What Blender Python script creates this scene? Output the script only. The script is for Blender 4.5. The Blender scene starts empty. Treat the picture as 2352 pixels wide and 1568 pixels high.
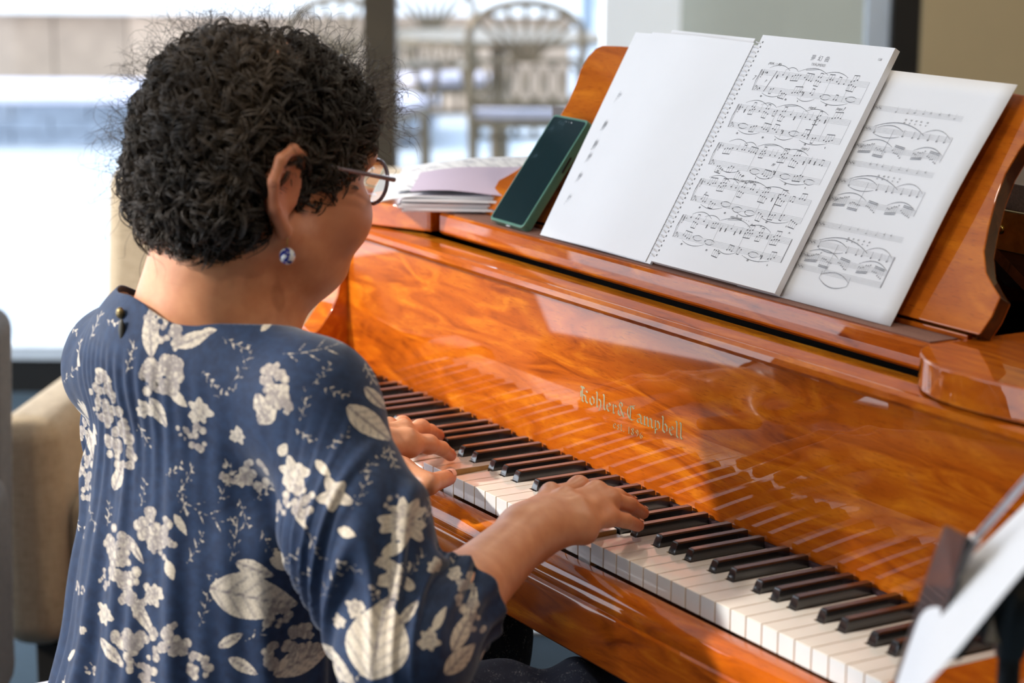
import bpy, bmesh, math, random
import numpy as np
from mathutils import Vector, Matrix
R_ = math.radians
random.seed(7); rng = np.random.default_rng(7)
scene = bpy.context.scene
col = scene.collection
K = 0.735                                   # height of the white key tops above the floor
# ------------------------------------------------------------------ camera
CAM = np.array([2.479, -1.1279, 0.6436 + K])
YAW, PIT, ROL, FPX = 1.03117, -0.209385, 0.006237, 4907.08
_cy, _sy, _cp, _sp = math.cos(YAW), math.sin(YAW), math.cos(PIT), math.sin(PIT)
_d = np.array([-_sy*_cp, _cy*_cp, _sp]); _r = np.array([_cy, _sy, 0.0]); _u = np.cross(_r, _d)
_c, _s = math.cos(ROL), math.sin(ROL)
RC = np.array([_c*_r + _s*_u, -_s*_r + _c*_u, _d])   # right, up, forward
cam = bpy.data.objects.new('camera', bpy.data.cameras.new('camera'))
col.objects.link(cam)
mw = Matrix.Identity(4)
for i in range(3):
    mw[i][0], mw[i][1], mw[i][2], mw[i][3] = RC[0][i], RC[1][i], -RC[2][i], CAM[i]
cam.matrix_world = mw
cam.data.sensor_width = 36.0
cam.data.lens = 36.0*FPX/2352.0
cam.data.clip_start = 0.05
cam.data.dof.use_dof = True
cam.data.dof.focus_distance = 2.27
cam.data.dof.aperture_fstop = 4.5
scene.camera = cam

def ray(px, py):
    return np.array([(px-1176)/FPX, (784-py)/FPX, 1.0]) @ RC
def at_depth(px, py, t):
    return CAM + ray(px, py)*t
RH = np.array([_cy, _sy, 0.0]); DH = np.array([-_sy, _cy, 0.0])     # room axes: right and away
def RF(u, w, z):
    q = CAM[:2] + u*RH[:2] + w*DH[:2]
    return np.array([q[0], q[1], z])
def at_w(px, py, w):                        # pixel onto an upright plane w metres away -> (u, z)
    d = ray(px, py); t = w/(d @ DH); q = CAM + d*t
    return float((q-CAM) @ RH), float(q[2])
def at_z(px, py, z):
    d = ray(px, py); return CAM + d*((z-CAM[2])/d[2])

# ------------------------------------------------------------------ world, sun, exposure
SUN_L, SUN_A, SUN_U = 0.80, -0.10, 0.50      # sun direction: left of view, away, up
world = bpy.data.worlds.new('world'); scene.world = world
world.use_nodes = True
wn = world.node_tree.nodes; wl = world.node_tree.links
bg = wn['Background']
tc = wn.new('ShaderNodeTexCoord'); sep = wn.new('ShaderNodeSeparateXYZ'); rampw = wn.new('ShaderNodeValToRGB')
wl.new(tc.outputs['Generated'], sep.inputs[0]); wl.new(sep.outputs['Z'], rampw.inputs[0]); wl.new(rampw.outputs[0], bg.inputs[0])
rampw.color_ramp.elements[0].position = 0.0; rampw.color_ramp.elements[0].color = (0.86, 0.92, 1.0, 1)
rampw.color_ramp.elements[1].position = 0.7; rampw.color_ramp.elements[1].color = (0.62, 0.78, 1.0, 1)
bg.inputs[1].default_value = 1.9
sd = bpy.data.lights.new('sun', 'SUN'); sd.energy = 2.7; sd.angle = R_(2.6); sd.color = (1.0, 0.93, 0.84)
sun = bpy.data.objects.new('sun', sd); col.objects.link(sun)
_sunv = -SUN_L*RH + SUN_A*DH + SUN_U*np.array([0, 0, 1.0])
sun.rotation_euler = Vector(_sunv).to_track_quat('Z', 'Y').to_euler()
sun.location = (0, 0, 6)
vs = scene.view_settings
vs.view_transform = 'Standard'; vs.look = 'None'; vs.gamma = 1.0; vs.use_curve_mapping = False
vs.exposure = 0.78
cy = scene.cycles
cy.max_bounces = 7; cy.diffuse_bounces = 3; cy.glossy_bounces = 4; cy.transmission_bounces = 5; cy.transparent_max_bounces = 8
cy.caustics_reflective = False; cy.caustics_refractive = False
cy.use_adaptive_sampling = True; cy.adaptive_threshold = 0.035; cy.use_denoising = True

# ------------------------------------------------------------------ helpers
def tag(o, label=None, cat=None, group=None, kind=None):
    if label: o['label'] = label
    if cat: o['category'] = cat
    if group: o['group'] = group
    if kind: o['kind'] = kind
    return o
def empty(name, loc, label=None, cat=None, group=None, kind=None):
    o = bpy.data.objects.new(name, None); col.objects.link(o)
    o.location = Vector([float(v) for v in loc]); o.empty_display_size = 0.05
    return tag(o, label, cat, group, kind)
def world_loc(o):
    v = Vector(o.location)
    while o.parent: o = o.parent; v += o.location
    return v
class MB:
    """collects shapes in world coordinates and builds one mesh object"""
    def __init__(s): s.v = []; s.f = []; s.m = []
    def add(s, vs, fs, mi=0):
        b = len(s.v); s.v += [tuple(float(c) for c in p) for p in vs]
        s.f += [tuple(i+b for i in f) for f in fs]; s.m += [mi]*len(fs); return s
    def box(s, x0, x1, y0, y1, z0, z1, mi=0):
        return s.add([(x0,y0,z0),(x1,y0,z0),(x1,y1,z0),(x0,y1,z0),(x0,y0,z1),(x1,y0,z1),(x1,y1,z1),(x0,y1,z1)],
                     [(0,3,2,1),(4,5,6,7),(0,1,5,4),(1,2,6,5),(2,3,7,6),(3,0,4,7)], mi)
    def obox(s, c, ax, ay, az, mi=0):       # oriented box, half-axis vectors
        c, ax, ay, az = map(np.asarray, (c, ax, ay, az)); P = []
        for k in (-1, 1):
            for (i, j) in ((-1,-1),(1,-1),(1,1),(-1,1)): P.append(c+i*ax+j*ay+k*az)
        return s.add(P, [(0,3,2,1),(4,5,6,7),(0,1,5,4),(1,2,6,5),(2,3,7,6),(3,0,4,7)], mi)
    def prism(s, pts, vec, mi=0):           # closed outline (3-d points) swept along vec
        n = len(pts); vec = np.asarray(vec)
        P = [np.asarray(p) for p in pts]+[np.asarray(p)+vec for p in pts]
        return s.add(P, [tuple(range(n))[::-1], tuple(range(n, 2*n))]+[(i, (i+1) % n, n+(i+1) % n, n+i) for i in range(n)], mi)
    def tube(s, path, r, seg=8, mi=0, closed=False, caps=True):
        P = [np.asarray(p, float) for p in path]; n = len(P)
        rs = r if hasattr(r, '__len__') else [r]*n
        t0 = P[1]-P[0]; up = np.array([0,0,1.0]) if abs(t0[2]) < .9*np.linalg.norm(t0) else np.array([1.0,0,0])
        rings = []
        for i in range(n):
            if closed: t = P[(i+1) % n]-P[i-1]
            else: t = P[min(i+1, n-1)]-P[max(i-1, 0)]
            t = t/(np.linalg.norm(t)+1e-12)
            a = up-t*(up @ t); a /= np.linalg.norm(a)+1e-12; b = np.cross(t, a); up = a
            rings.append([P[i]+rs[i]*(math.cos(q)*a+math.sin(q)*b) for q in np.linspace(0, 2*math.pi, seg, endpoint=False)])
        V = [p for rg in rings for p in rg]; F = []
        for i in range(n if closed else n-1):
            j = (i+1) % n
            for k in range(seg): F.append((i*seg+k, i*seg+(k+1) % seg, j*seg+(k+1) % seg, j*seg+k))
        if caps and not closed: F += [tuple(range(seg))[::-1], tuple(range((n-1)*seg, n*seg))]
        return s.add(V, F, mi)
    def grid(s, fn, nu, nv, mi=0):          # fn(u,v in 0..1) -> point
        V = [fn(i/nu, j/nv) for i in range(nu+1) for j in range(nv+1)]
        return s.add(V, [(i*(nv+1)+j, (i+1)*(nv+1)+j, (i+1)*(nv+1)+j+1, i*(nv+1)+j+1) for i in range(nu) for j in range(nv)], mi)
    def ball(s, c, r, nu=12, nv=8, mi=0):
        r = np.asarray(r if hasattr(r, '__len__') else (r, r, r)); c = np.asarray(c); V = []; F = []
        for j in range(1, nv):
            for i in range(nu):
                a = 2*math.pi*i/nu; b = math.pi*j/nv
                V.append(c+r*np.array([math.cos(a)*math.sin(b), math.sin(a)*math.sin(b), math.cos(b)]))
        V += [c+r*np.array([0,0,1]), c-r*np.array([0,0,1])]; T = len(V)-2
        for j in range(nv-2):
            for i in range(nu): F.append((j*nu+i, (j+1)*nu+i, (j+1)*nu+(i+1) % nu, j*nu+(i+1) % nu))
        for i in range(nu): F.append((T, i, (i+1) % nu)); F.append((T+1, (nv-2)*nu+(i+1) % nu, (nv-2)*nu+i))
        return s.add(V, F, mi)
    def build(s, name, mats, parent=None, smooth=False, bevel=0, seg=2, fix=True, angle=35):
        mats = mats if isinstance(mats, (list, tuple)) else [mats]
        V = np.array(s.v, float)
        base = np.array(world_loc(parent)) if parent else np.array([(V[:,0].min()+V[:,0].max())/2, (V[:,1].min()+V[:,1].max())/2, V[:,2].min()])
        me = bpy.data.meshes.new(name)
        me.from_pydata([tuple(p) for p in V-base], [], s.f)
        for m in mats: me.materials.append(m)
        if len(mats) > 1: me.polygons.foreach_set('material_index', s.m)
        if fix or bevel:
            bm = bmesh.new(); bm.from_mesh(me)
            bmesh.ops.recalc_face_normals(bm, faces=bm.faces)
            if bevel:
                es = [e for e in bm.edges if len(e.link_faces) == 2 and e.calc_face_angle(0) > R_(30)]
                bmesh.ops.bevel(bm, geom=es, offset=bevel, segments=seg, profile=0.5, affect='EDGES', clamp_overlap=True)
            bm.to_mesh(me); bm.free()
        if smooth or bevel:
            me.polygons.foreach_set('use_smooth', [True]*len(me.polygons))
            try: me.set_sharp_from_angle(angle=R_(angle))
            except Exception: pass
        me.update()
        o = bpy.data.objects.new(name, me); col.objects.link(o)
        if parent: o.parent = parent
        else: o.location = Vector(base)
        if bevel:
            w = o.modifiers.new('normals', 'WEIGHTED_NORMAL'); w.keep_sharp = True; w.weight = 80
        return o
def struct(o): o['kind'] = 'structure'; return o

# ------------------------------------------------------------------ materials
class NT:
    def __init__(s, name):
        s.m = bpy.data.materials.new(name); s.m.use_nodes = True
        s.t = s.m.node_tree; s.b = s.t.nodes['Principled BSDF']; s.out = s.t.nodes['Material Output']
    def n(s, kind, inp=None, **props):
        nd = s.t.nodes.new(kind)
        for k, v in props.items(): setattr(nd, k, v)
        for k, v in (inp or {}).items(): s.set(nd, k, v)
        return nd
    def set(s, nd, k, v):
        sock = nd.inputs[k]
        if isinstance(v, bpy.types.NodeSocket): s.t.links.new(v, sock)
        else: sock.default_value = v
    def P(s, **kw):
        for k, v in kw.items(): s.set(s.b, k.replace('_', ' '), v)
    def coord(s, scale=(1,1,1), which='Object', rot=(0,0,0), loc=(0,0,0)):
        c = s.n('ShaderNodeTexCoord')
        return s.n('ShaderNodeMapping', {'Vector': c.outputs[which], 'Scale': scale, 'Rotation': rot, 'Location': loc}).outputs[0]
    def noise(s, vec, scale=1.0, detail=3, rough=.5, dist=0, out=0):
        return s.n('ShaderNodeTexNoise', {'Vector': vec, 'Scale': scale, 'Detail': detail, 'Roughness': rough, 'Distortion': dist}).outputs[out]
    def ramp(s, fac, stops):
        r = s.n('ShaderNodeValToRGB', {'Fac': fac}); e = r.color_ramp.elements
        while len(e) < len(stops): e.new(0.5)
        for q, (p, c) in zip(e, stops): q.position = p; q.color = (*c, 1) if len(c) == 3 else c
        return r.outputs[0]
    def mix(s, fac, a, b, mode='MIX'):
        m = s.n('ShaderNodeMix', data_type='RGBA', blend_type=mode)
        s.set(m, 0, fac); s.set(m, 6, a if isinstance(a, bpy.types.NodeSocket) else (*a, 1)[:4]); s.set(m, 7, b if isinstance(b, bpy.types.NodeSocket) else (*b, 1)[:4])
        return m.outputs[2]
    def math(s, op, a, b=0.0):
        m = s.n('ShaderNodeMath', operation=op); s.set(m, 0, a); s.set(m, 1, b); return m.outputs[0]
    def bump(s, h, strength=.2, dist=.001):
        return s.n('ShaderNodeBump', {'Height': h, 'Strength': strength, 'Distance': dist}).outputs[0]
def srgb(*c):
    c = [v/255 for v in c]
    return tuple(v/12.92 if v <= .04045 else ((v+.055)/1.055)**2.4 for v in c)
def simple(name, c, rough=.5, var=.12, scale=40, metal=0, bump=0, coat=0, spec=.5, sub=0):
    t = NT(name); v = t.coord(); n = t.noise(v, scale, 4)
    lo = tuple(x*(1-var) for x in c); hi = tuple(min(1, x*(1+var)) for x in c)
    t.P(Base_Color=t.ramp(n, [(.3, lo), (.7, hi)]), Roughness=rough, Metallic=metal, Coat_Weight=coat, Specular_IOR_Level=spec)
    if coat: t.P(Coat_Roughness=.03)
    if bump: t.P(Normal=t.bump(n, bump))
    if sub: t.P(Subsurface_Weight=sub)
    return t.m
def wood(name, bright, mid, dark, grain=(1.6, 9, 9), coat=1.0, fig=3.2, rough=.28, pores=.55):
    """lacquered figured veneer, grain running along x"""
    t = NT(name)
    v = t.coord(grain)
    warp = t.noise(v, fig*.5, 2, out=1)
    vv = t.n('ShaderNodeVectorMath', {0: v, 1: warp}, operation='ADD').outputs[0]
    f1 = t.noise(vv, fig, 4, .55, 1.6)
    base = t.ramp(f1, [(.28, dark), (.47, mid), (.68, bright)])
    v3 = t.coord((2.2, 5, 5)); blot = t.noise(v3, 2.4, 3, .6, 2.5)
    base = t.mix(t.ramp(blot, [(.42, (0,0,0)), (.62, (.75,.75,.75))]), base, mid, 'MIX')
    v2 = t.coord((70, 900, 900)); pr = t.noise(v2, 1.0, 2, .6)
    base = t.mix(t.ramp(pr, [(.3, (pores,)*3), (.42, (0,0,0))]), base, dark, 'MIX')
    t.P(Base_Color=base, Roughness=rough, Coat_Weight=coat, Coat_Roughness=.015, Coat_IOR=1.52, Specular_IOR_Level=.02)
    return t.m
M = {}
M['wood'] = wood('piano_veneer', (.66,.190,.010), (.45,.093,.005), (.21,.037,.004))
M['wood_desk'] = wood('desk_veneer', (.64,.18,.011), (.46,.105,.007), (.20,.038,.004), fig=2.2, rough=.3)
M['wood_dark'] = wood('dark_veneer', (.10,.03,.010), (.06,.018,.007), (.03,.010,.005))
M['gold_wood'] = wood('golden_rail', (.70,.30,.02), (.50,.17,.01), (.2,.06,.006), rough=.2)
M['felt'] = simple('brown_felt', (.22,.105,.075), .9, .25, 900, bump=.3)
M['keyfelt'] = simple('dark_key_felt', (.03,.012,.02), .95, .5, 600, bump=.4)
M['ivory'] = simple('white_key_plastic', (.83,.78,.70), .12, .02, 30, coat=.6)
M['keywood'] = simple('key_side_wood', (.55,.33,.12), .55, .25, 60)
M['ebony'] = simple('black_key_plastic', (.008,.008,.010), .25, .15, 30, coat=1)
M['ebony'].node_tree.nodes['Principled BSDF'].inputs['Coat IOR'].default_value = 1.65; M['ebony'].node_tree.nodes['Principled BSDF'].inputs['Coat Roughness'].default_value = .12
M['keyfront'] = simple('white_key_front', (.74,.76,.77), .2, .02, 30, coat=.4)
M['brass'] = simple('brass', (.58,.42,.13), .28, .2, 80, metal=1)
M['logo'] = simple('logo_gilt', (.42,.42,.25), .35, .1, 50, metal=.6)
M['black'] = simple('black_interior', (.008,.006,.006), .6, .2, 20)
M['paper'] = simple('white_paper', (.82,.82,.84), .75, .02, 8)
M['paper2'] = simple('lilac_paper', (.56,.47,.60), .75, .05, 8)
M['ink'] = simple('printed_ink', (.12,.12,.13), .7, .2, 300)
M['ink2'] = simple('faded_ink', (.30,.30,.32), .7, .2, 300)
M['ink3'] = simple('pale_ink', (.47,.47,.48), .7, .2, 300)
M['wire'] = simple('white_wire', (.75,.75,.77), .3, .05, 60, coat=.3)
M['hole'] = simple('punched_hole', (.16,.16,.17), .8, .1, 60)
# ================================================================== room and terrace
WF = 5.8
M['wall'] = simple('tan_wall', srgb(205,182,140), .85, .04, 3, bump=.05)
M['ceil'] = simple('white_ceiling', (.8,.79,.76), .9, .03, 3)
M['bronze'] = simple('bronze_frame', (.10,.075,.045), .5, .1, 10)
M['darkframe'] = simple('dark_frame', (.012,.010,.008), .5, .1, 10)
M['sill'] = simple('pale_sill', (.72,.80,.88), .35, .04, 10)
cp = NT('blue_carpet'); cv = cp.coord(); cp.P(Base_Color=cp.ramp(cp.noise(cv, 260, 4), [(.3,(.018,.040,.065)),(.7,(.05,.095,.14))]), Roughness=.95, Normal=cp.bump(cp.noise(cv, 700, 2), .5, .003))
M['carpet'] = cp.m
def rbox(u0, u1, w0, w1, z0, z1):
    b = MB(); c = RF((u0+u1)/2, (w0+w1)/2, (z0+z1)/2)
    return b.obox(c, RH*(u1-u0)/2, DH*(w1-w0)/2, np.array([0,0,(z1-z0)/2]))
UL, UR, WB, ZC = -2.7, 3.6, -2.6, 2.9
struct(rbox(UL, UR, WB, WF+.02, -.05, 0).build('floor', M['carpet']))
struct(rbox(UL-.1, UR+.1, WB-.1, WF+.1, ZC, ZC+.1).build('ceiling', M['ceil']))
struct(rbox(UR, UR+.1, WB, WF, 0, ZC-.002).build('wall_right', M['wall']))
struct(rbox(UL, UR, WB-.1, WB, 0, ZC-.002).build('wall_back', M['wall']))
u_post0, _ = at_w(838, 300, WF); u_post1, _ = at_w(911, 300, WF)
u_dk0, _ = at_w(2045, 50, WF); u_dk1, _ = at_w(2111, 50, WF)
struct(rbox(u_dk1, UR, WF-.05, WF+.10, 0, ZC-.002).build('wall_far', M['wall']))
struct(rbox(UL, u_dk1, WF-.02, WF+.10, 2.62, ZC-.002).build('wall_far_header', M['wall']))
gl = NT('window_glass')
tr = gl.n('ShaderNodeBsdfTransparent'); gs = gl.n('ShaderNodeBsdfGlossy', {'Roughness': .02}); fr = gl.n('ShaderNodeFresnel', {'IOR': 1.25})
mx = gl.n('ShaderNodeMixShader', {0: fr.outputs[0], 1: tr.outputs[0], 2: gs.outputs[0]}); gl.t.links.new(mx.outputs[0], gl.out.inputs[0])
M['glass'] = gl.m
win = empty('window_1', RF(0, WF+.03, 0), kind='structure')
rbox(UL, u_dk0, WF-.03, WF+.08, .0, .095).build('base_rail', M['darkframe'], win)
rbox(UL, u_dk0, WF-.05, WF+.08, .097, .133).build('sill', M['sill'], win)
rbox(u_post0, u_post1, WF-.03, WF+.08, .134, 2.62).build('mullion', M['bronze'], win)
rbox(u_dk0, u_dk1-.002, WF-.03, WF+.10, .0, 2.62).build('jamb', M['darkframe'], win)
uj0, _ = at_w(1988, 50, WF+.03)
rbox(uj0, u_dk0-.002, WF+.0, WF+.05, .134, 2.62).build('inner_frame', M['sill'], win)
rbox(UL, u_post0-.002, WF+.02, WF+.026, .134, 2.62).build('pane', M['glass'], win)
rbox(u_post1+.002, uj0-.002, WF+.02, WF+.026, .134, 2.62).build('pane', M['glass'], win)
# left window wall (outside the frame): posts and header, open glazing
win2 = empty('window_2', RF(UL, 1.5, 0), kind='structure')
struct(rbox(UL-.08, UL, WB, -.35, 0, ZC-.002).build('wall_left_light_block', M['wall']))  # unseen solid stretch, closed to darken the sides facing the camera
rbox(UL-.06, UL, -.35, 4.1, 2.66, ZC-.002).build('header', M['wall'], win2)
rbox(UL-.06, UL, -.35, 4.1, 0, .12).build('sill', M['darkframe'], win2)
struct(rbox(UL-.08, UL, 4.1, WF-.06, 1.55, ZC-.002).build('wall_left_glare_block', simple('glare_block_dark', (.10,.07,.05), .6, .15, 6)))  # unseen upper wall, added and darkened to keep glare off the music desk
rbox(UL-.06, UL, 4.1, WF-.06, 0, .12).build('sill', M['darkframe'], win2)
for w in (-.34, 1.2, 4.0): rbox(UL-.06, UL, w, w+.08, .121, 2.659).build('mullion', M['bronze'], win2)
# unseen disc lamps added under the ceiling as warm fill
for i, (u, w) in enumerate(((.3,.6),(1.6,2.2),(.6,3.6),(-1.0,1.6))):
    lamp = empty('fill_lamp', RF(u,w,ZC-.03), 'round unseen lamp added as warm fill under the ceiling', 'lamp', 'added fill lamps')
    q = RF(u,w,ZC-.02)
    MB().tube([q-np.array([0,0,.008]), q+np.array([0,0,.019])], .09, 20).build('trim_ring', M['sill'], lamp, smooth=True)
    ld = bpy.data.lights.new('fill_light','AREA'); ld.shape = 'DISK'; ld.size = .16; ld.energy = 6; ld.color = (1.0,.86,.68)
    lo = bpy.data.objects.new('fill_light', ld); col.objects.link(lo); lo.parent = lamp; lo.location = (0,0,-.004)
# ---- terrace outside
M['paving'] = simple('pale_paving', (.40,.44,.48), .85, .06, 2)
M['whitewash'] = simple('white_render', (.94,.94,.92), .8, .03, 3)
M['greywall'] = simple('grey_green_wall', (.36,.36,.305), .85, .05, 3)
struct(rbox(-14, 14, WF+.1, 40, -.06, -.02).build('ground', M['paving']))
ua, _ = at_w(1386, 50, 6.9); ub, _ = at_w(1563, 50, 6.9)
tag(rbox(ua, ub, 6.9, 7.1, -.02, 3.2).build('pillar', M['whitewash']), 'white square pillar on the terrace beside the patio chairs', 'pillar')
ub2, _ = at_w(1556, 50, 7.3)
tag(rbox(ub2, 3.4, 7.3, 7.5, -.02, 3.2).build('outer_wall', M['greywall'], None), 'pale grey-green outside wall panel right of the white pillar', 'wall')
M['block'] = simple('grey_blocks', (.30,.34,.40), .85, .2, 9)
M['cap'] = simple('lilac_stone', (.60,.60,.70), .8, .06, 5)
M['brick'] = simple('tan_brick', (.52,.36,.26), .85, .18, 7)
sw = empty('seat_wall', RF(-1.6, 11.6, -.02), 'low grey block seat wall with pale cap across the terrace', 'wall')
for r_ in range(3):
    for i in range(14):
        u0 = -6.5+i*.42+(r_ % 2)*.21; rbox(u0, u0+.41, 11.6, 11.9, -.02+r_*.08, .055+r_*.08).build('block', M['block'], sw)
rbox(-6.6, -.4, 11.55, 12.6, .22, .26).build('cap_stone', M['cap'], sw)
pw = empty('planter_wall', RF(-1.6, 13.4, -.02), 'tan brick planter wall with white coping behind the seat wall', 'wall')
random.seed(3)
for i in range(16):
    u0 = -7+i*.46
    f_ = random.uniform(.75,1.2)
    rbox(u0, u0+.45, 13.4, 13.7, -.02, .60).build('brick_panel', simple('brick_tone', tuple(c*f_ for c in (.56,.42,.31)), .85, .1, 7), pw)
rbox(-7.1, .4, 13.3, 13.8, .602, .78).build('coping', M['whitewash'], pw)
fence = empty('street_fence', RF(0, 19, -.02), 'long dark low fence on the street side beyond the terrace', 'fence')
for i in range(22): rbox(-6+i*.55, -5.9+i*.55, 19, 19.08, -.02, 1.15).build('post', simple('slate_post', (.20,.26,.32), .7, .1, 5) if i == 0 else bpy.data.materials['slate_post'], fence)
rbox(-6, 6, 19.0, 19.06, .55, .72).build('rail', bpy.data.materials['slate_post'], fence)
rbox(-6, 6, 19.0, 19.06, 1.02, 1.14).build('rail', bpy.data.materials['slate_post'], fence)
tag(rbox(-12, 14, 26, 26.3, -.02, 1.6).build('street_wall', simple('lilac_wall', (.55,.60,.72), .8, .1, 1)), 'pale bluish wall across the street beyond the fence', 'wall')
# patio chairs: cast metal frames with fan-shaped openwork backs
M['cast'] = simple('cast_metal', (.15,.115,.07), .45, .3, 20, metal=.3)
M['cushion'] = simple('lilac_cushion', (.62,.60,.70), .9, .05, 20)
def patio_chair(u, w, rot, label):
    o = empty('patio_chair', RF(u,w,-.02), label, 'chair', 'cast metal patio chairs on the terrace')
    c, s = math.cos(rot), math.sin(rot); q0 = RF(u,w,-.02)
    def T(a, b, z): return q0+RH*(a*c-b*s)+DH*(a*s+b*c)+np.array([0,0,z])
    def bar(name, pts, r, mat='cast'): MB().tube([T(*p) for p in pts], r, 7).build(name, M[mat], o, smooth=True)
    hw_ = .235
    for sx in (-1,1):
        bar('leg', [(sx*.22,-.22,0),(sx*.215,-.21,.45)], .016); bar('leg', [(sx*.22,.24,0),(sx*.225,.20,.42),(sx*.235,.24,.78)], .017)
        bar('arm', [(sx*.245,.23,.66),(sx*.275,0,.655),(sx*.27,-.20,.64),(sx*.24,-.22,.45)], .017)
    bar('back_frame', [(-hw_,.24,.70)]+[(hw_*math.cos(a), .25, .80+.135*math.sin(a)) for a in np.linspace(math.pi,0,13)]+[(hw_,.24,.70)], .017)
    bar('back_rail', [(-hw_,.23,.52),(hw_,.23,.52)], .020); bar('back_rail', [(-hw_,.24,.70),(hw_,.24,.70)], .012)
    for a in np.linspace(math.pi*.86, math.pi*.14, 7):
        bar('fan_rib', [(.03*math.cos(a),.24,.70),(.21*math.cos(a),.25,.80+.12*math.sin(a))], .010)
    for k in range(6):
        x = -.19+.076*k; bar('scroll', [(x+.028*math.cos(t), .235, .61+.07*math.sin(t)) for t in np.linspace(0,2*math.pi,11)], .008)
    b = MB(); ce = T(0,0,.435); b.obox(ce, (RH*c+DH*s)*.235, (-RH*s+DH*c)*.225, np.array([0,0,.018])); b.build('seat', M['cast'], o, bevel=.006)
    b = MB(); ce = T(0,-.01,.470); b.obox(ce, (RH*c+DH*s)*.225, (-RH*s+DH*c)*.21, np.array([0,0,.022])); b.build('cushion', M['cushion'], o, bevel=.015)
    for k in range(6): bar('apron_bar', [(-.2+.08*k,-.215,.42),(-.2+.08*k,-.215,.33)], .010)
    bar('apron_rail', [(-.22,-.215,.33),(.22,-.215,.33)], .012)
uc, _ = at_w(1207, 100, 9.1)
patio_chair(uc, 9.1, math.pi, 'cast metal patio chair with fan-shaped back left of the white pillar')
uc2, _ = at_w(935, 100, 9.3); patio_chair(uc2-.19, 9.3, math.pi-.3, 'cast metal patio chair partly behind the brown window post')
uc3, _ = at_w(1030, 100, 10.6); patio_chair(uc3, 10.6, 0.4, 'farther patio chair seen between the two nearer metal chairs')
tb = empty('patio_table', RF(uc-.12, 10.0, -.02), 'round cast metal patio table behind the fan-backed chair', 'table')
q = RF(uc-.12,10.0,0)
MB().tube([q+np.array([0,0,.68]), q+np.array([0,0,.71])], .5, 28).build('table_top', M['cast'], tb, smooth=True)
MB().tube([q+np.array([0,0,-.02]), q+np.array([0,0,.68])], .04, 10).build('pedestal', M['cast'], tb, smooth=True)

tr1 = rbox(-.35, .40, 3.83, 3.87, .0005, .006); struct(tr1.build('trim_1', M['sill']))
# ================================================================== grand piano
P_ = 0.0235
piano = empty('grand_piano', (0.611, 0.6, 0), 'glossy orange-brown wooden grand piano with open keyboard and music desk', 'piano')
OFF = {1: .0205, 3: .0500, 6: .0905, 8: .1175, 10: .1445}
def white_x(i): return i*P_
blacks = []                                  # (x centre, octave number, semitone)
blacks.append(((white_x(0)+.144-5*P_), 0, 10))
for o_ in range(1, 8):
    for st in (1, 3, 6, 8, 10): blacks.append((2*P_+(o_-1)*7*P_+OFF[st], o_, st))
bxs = [b[0] for b in blacks]
BY0, BY1, KBACK = .050, .1405, .150
pressed = {19: .0075, 16: .006, 15:.005, 31: .006}
for i in range(52):
    x0, x1 = white_x(i)+.0006, white_x(i+1)-.0006
    xl, xr = x0, x1
    for b in bxs:
        if x0-.007 < b < x0+.010: xl = max(xl, b+.0072)
        if x1-.010 < b < x1+.007: xr = min(xr, b-.0072)
    out = [(x0,0),(x1,0)]
    if xr < x1: out += [(x1,BY0-.002),(xr,BY0-.002)]
    out += [(xr,KBACK),(xl,KBACK)]
    if xl > x0: out += [(xl,BY0-.002),(x0,BY0-.002)]
    b = MB().prism([(x,y,K-.021) for x, y in out], (0,0,.021))
    if i in pressed:
        b.v = [(x, y, z-pressed[i]*(1-y/.22)) for x, y, z in b.v]
    o = b.build('white_key', [M['ivory'], M['keywood'], M['keyfront']], piano, bevel=.0007, seg=2)
    for f in o.data.polygons:
        if abs(f.normal.x) > .95 and (f.center.z+0) < K-.0016 and f.area > 2e-4: f.material_index = 1
        elif f.normal.y < -.9 and f.area > 1e-4: f.material_index = 2
for bx_, oc, st in blacks:
    b = MB(); hb, ht, zt = .0058, .0047, .0112
    zs = [(BY0, 0.0), (BY0+.0030, .0092), (BY0+.0036, .0102), (BY0+.0048, .0109), (BY0+.0070, zt), (BY1, zt)]
    V = []; F = []
    for (y, z) in zs:                        # cross-sections from the rounded nose backwards
        f = min(1, z/zt); w = hb+(ht-hb)*f
        V += [(bx_-hb, y if z else y, K-.006), (bx_-w, y, K+z*.86), (bx_-w*.80, y, K+z), (bx_+w*.80, y, K+z), (bx_+w, y, K+z*.86), (bx_+hb, y, K-.006)]
    n = len(zs)
    for a in range(n-1):
        for k in range(5): F.append((a*6+k, a*6+k+1, (a+1)*6+k+1, (a+1)*6+k))
        F.append((a*6+5, a*6, (a+1)*6, (a+1)*6+5))
    F += [tuple(range(6)), tuple(range((n-1)*6, n*6))]
    b.add(V, F); b.build('black_key', M['ebony'], piano, smooth=True, angle=24)
MB().box(-.078, 1.300, .1412, .1515, K-.004, K+.0035).build('key_felt', M['keyfelt'], piano)
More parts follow.
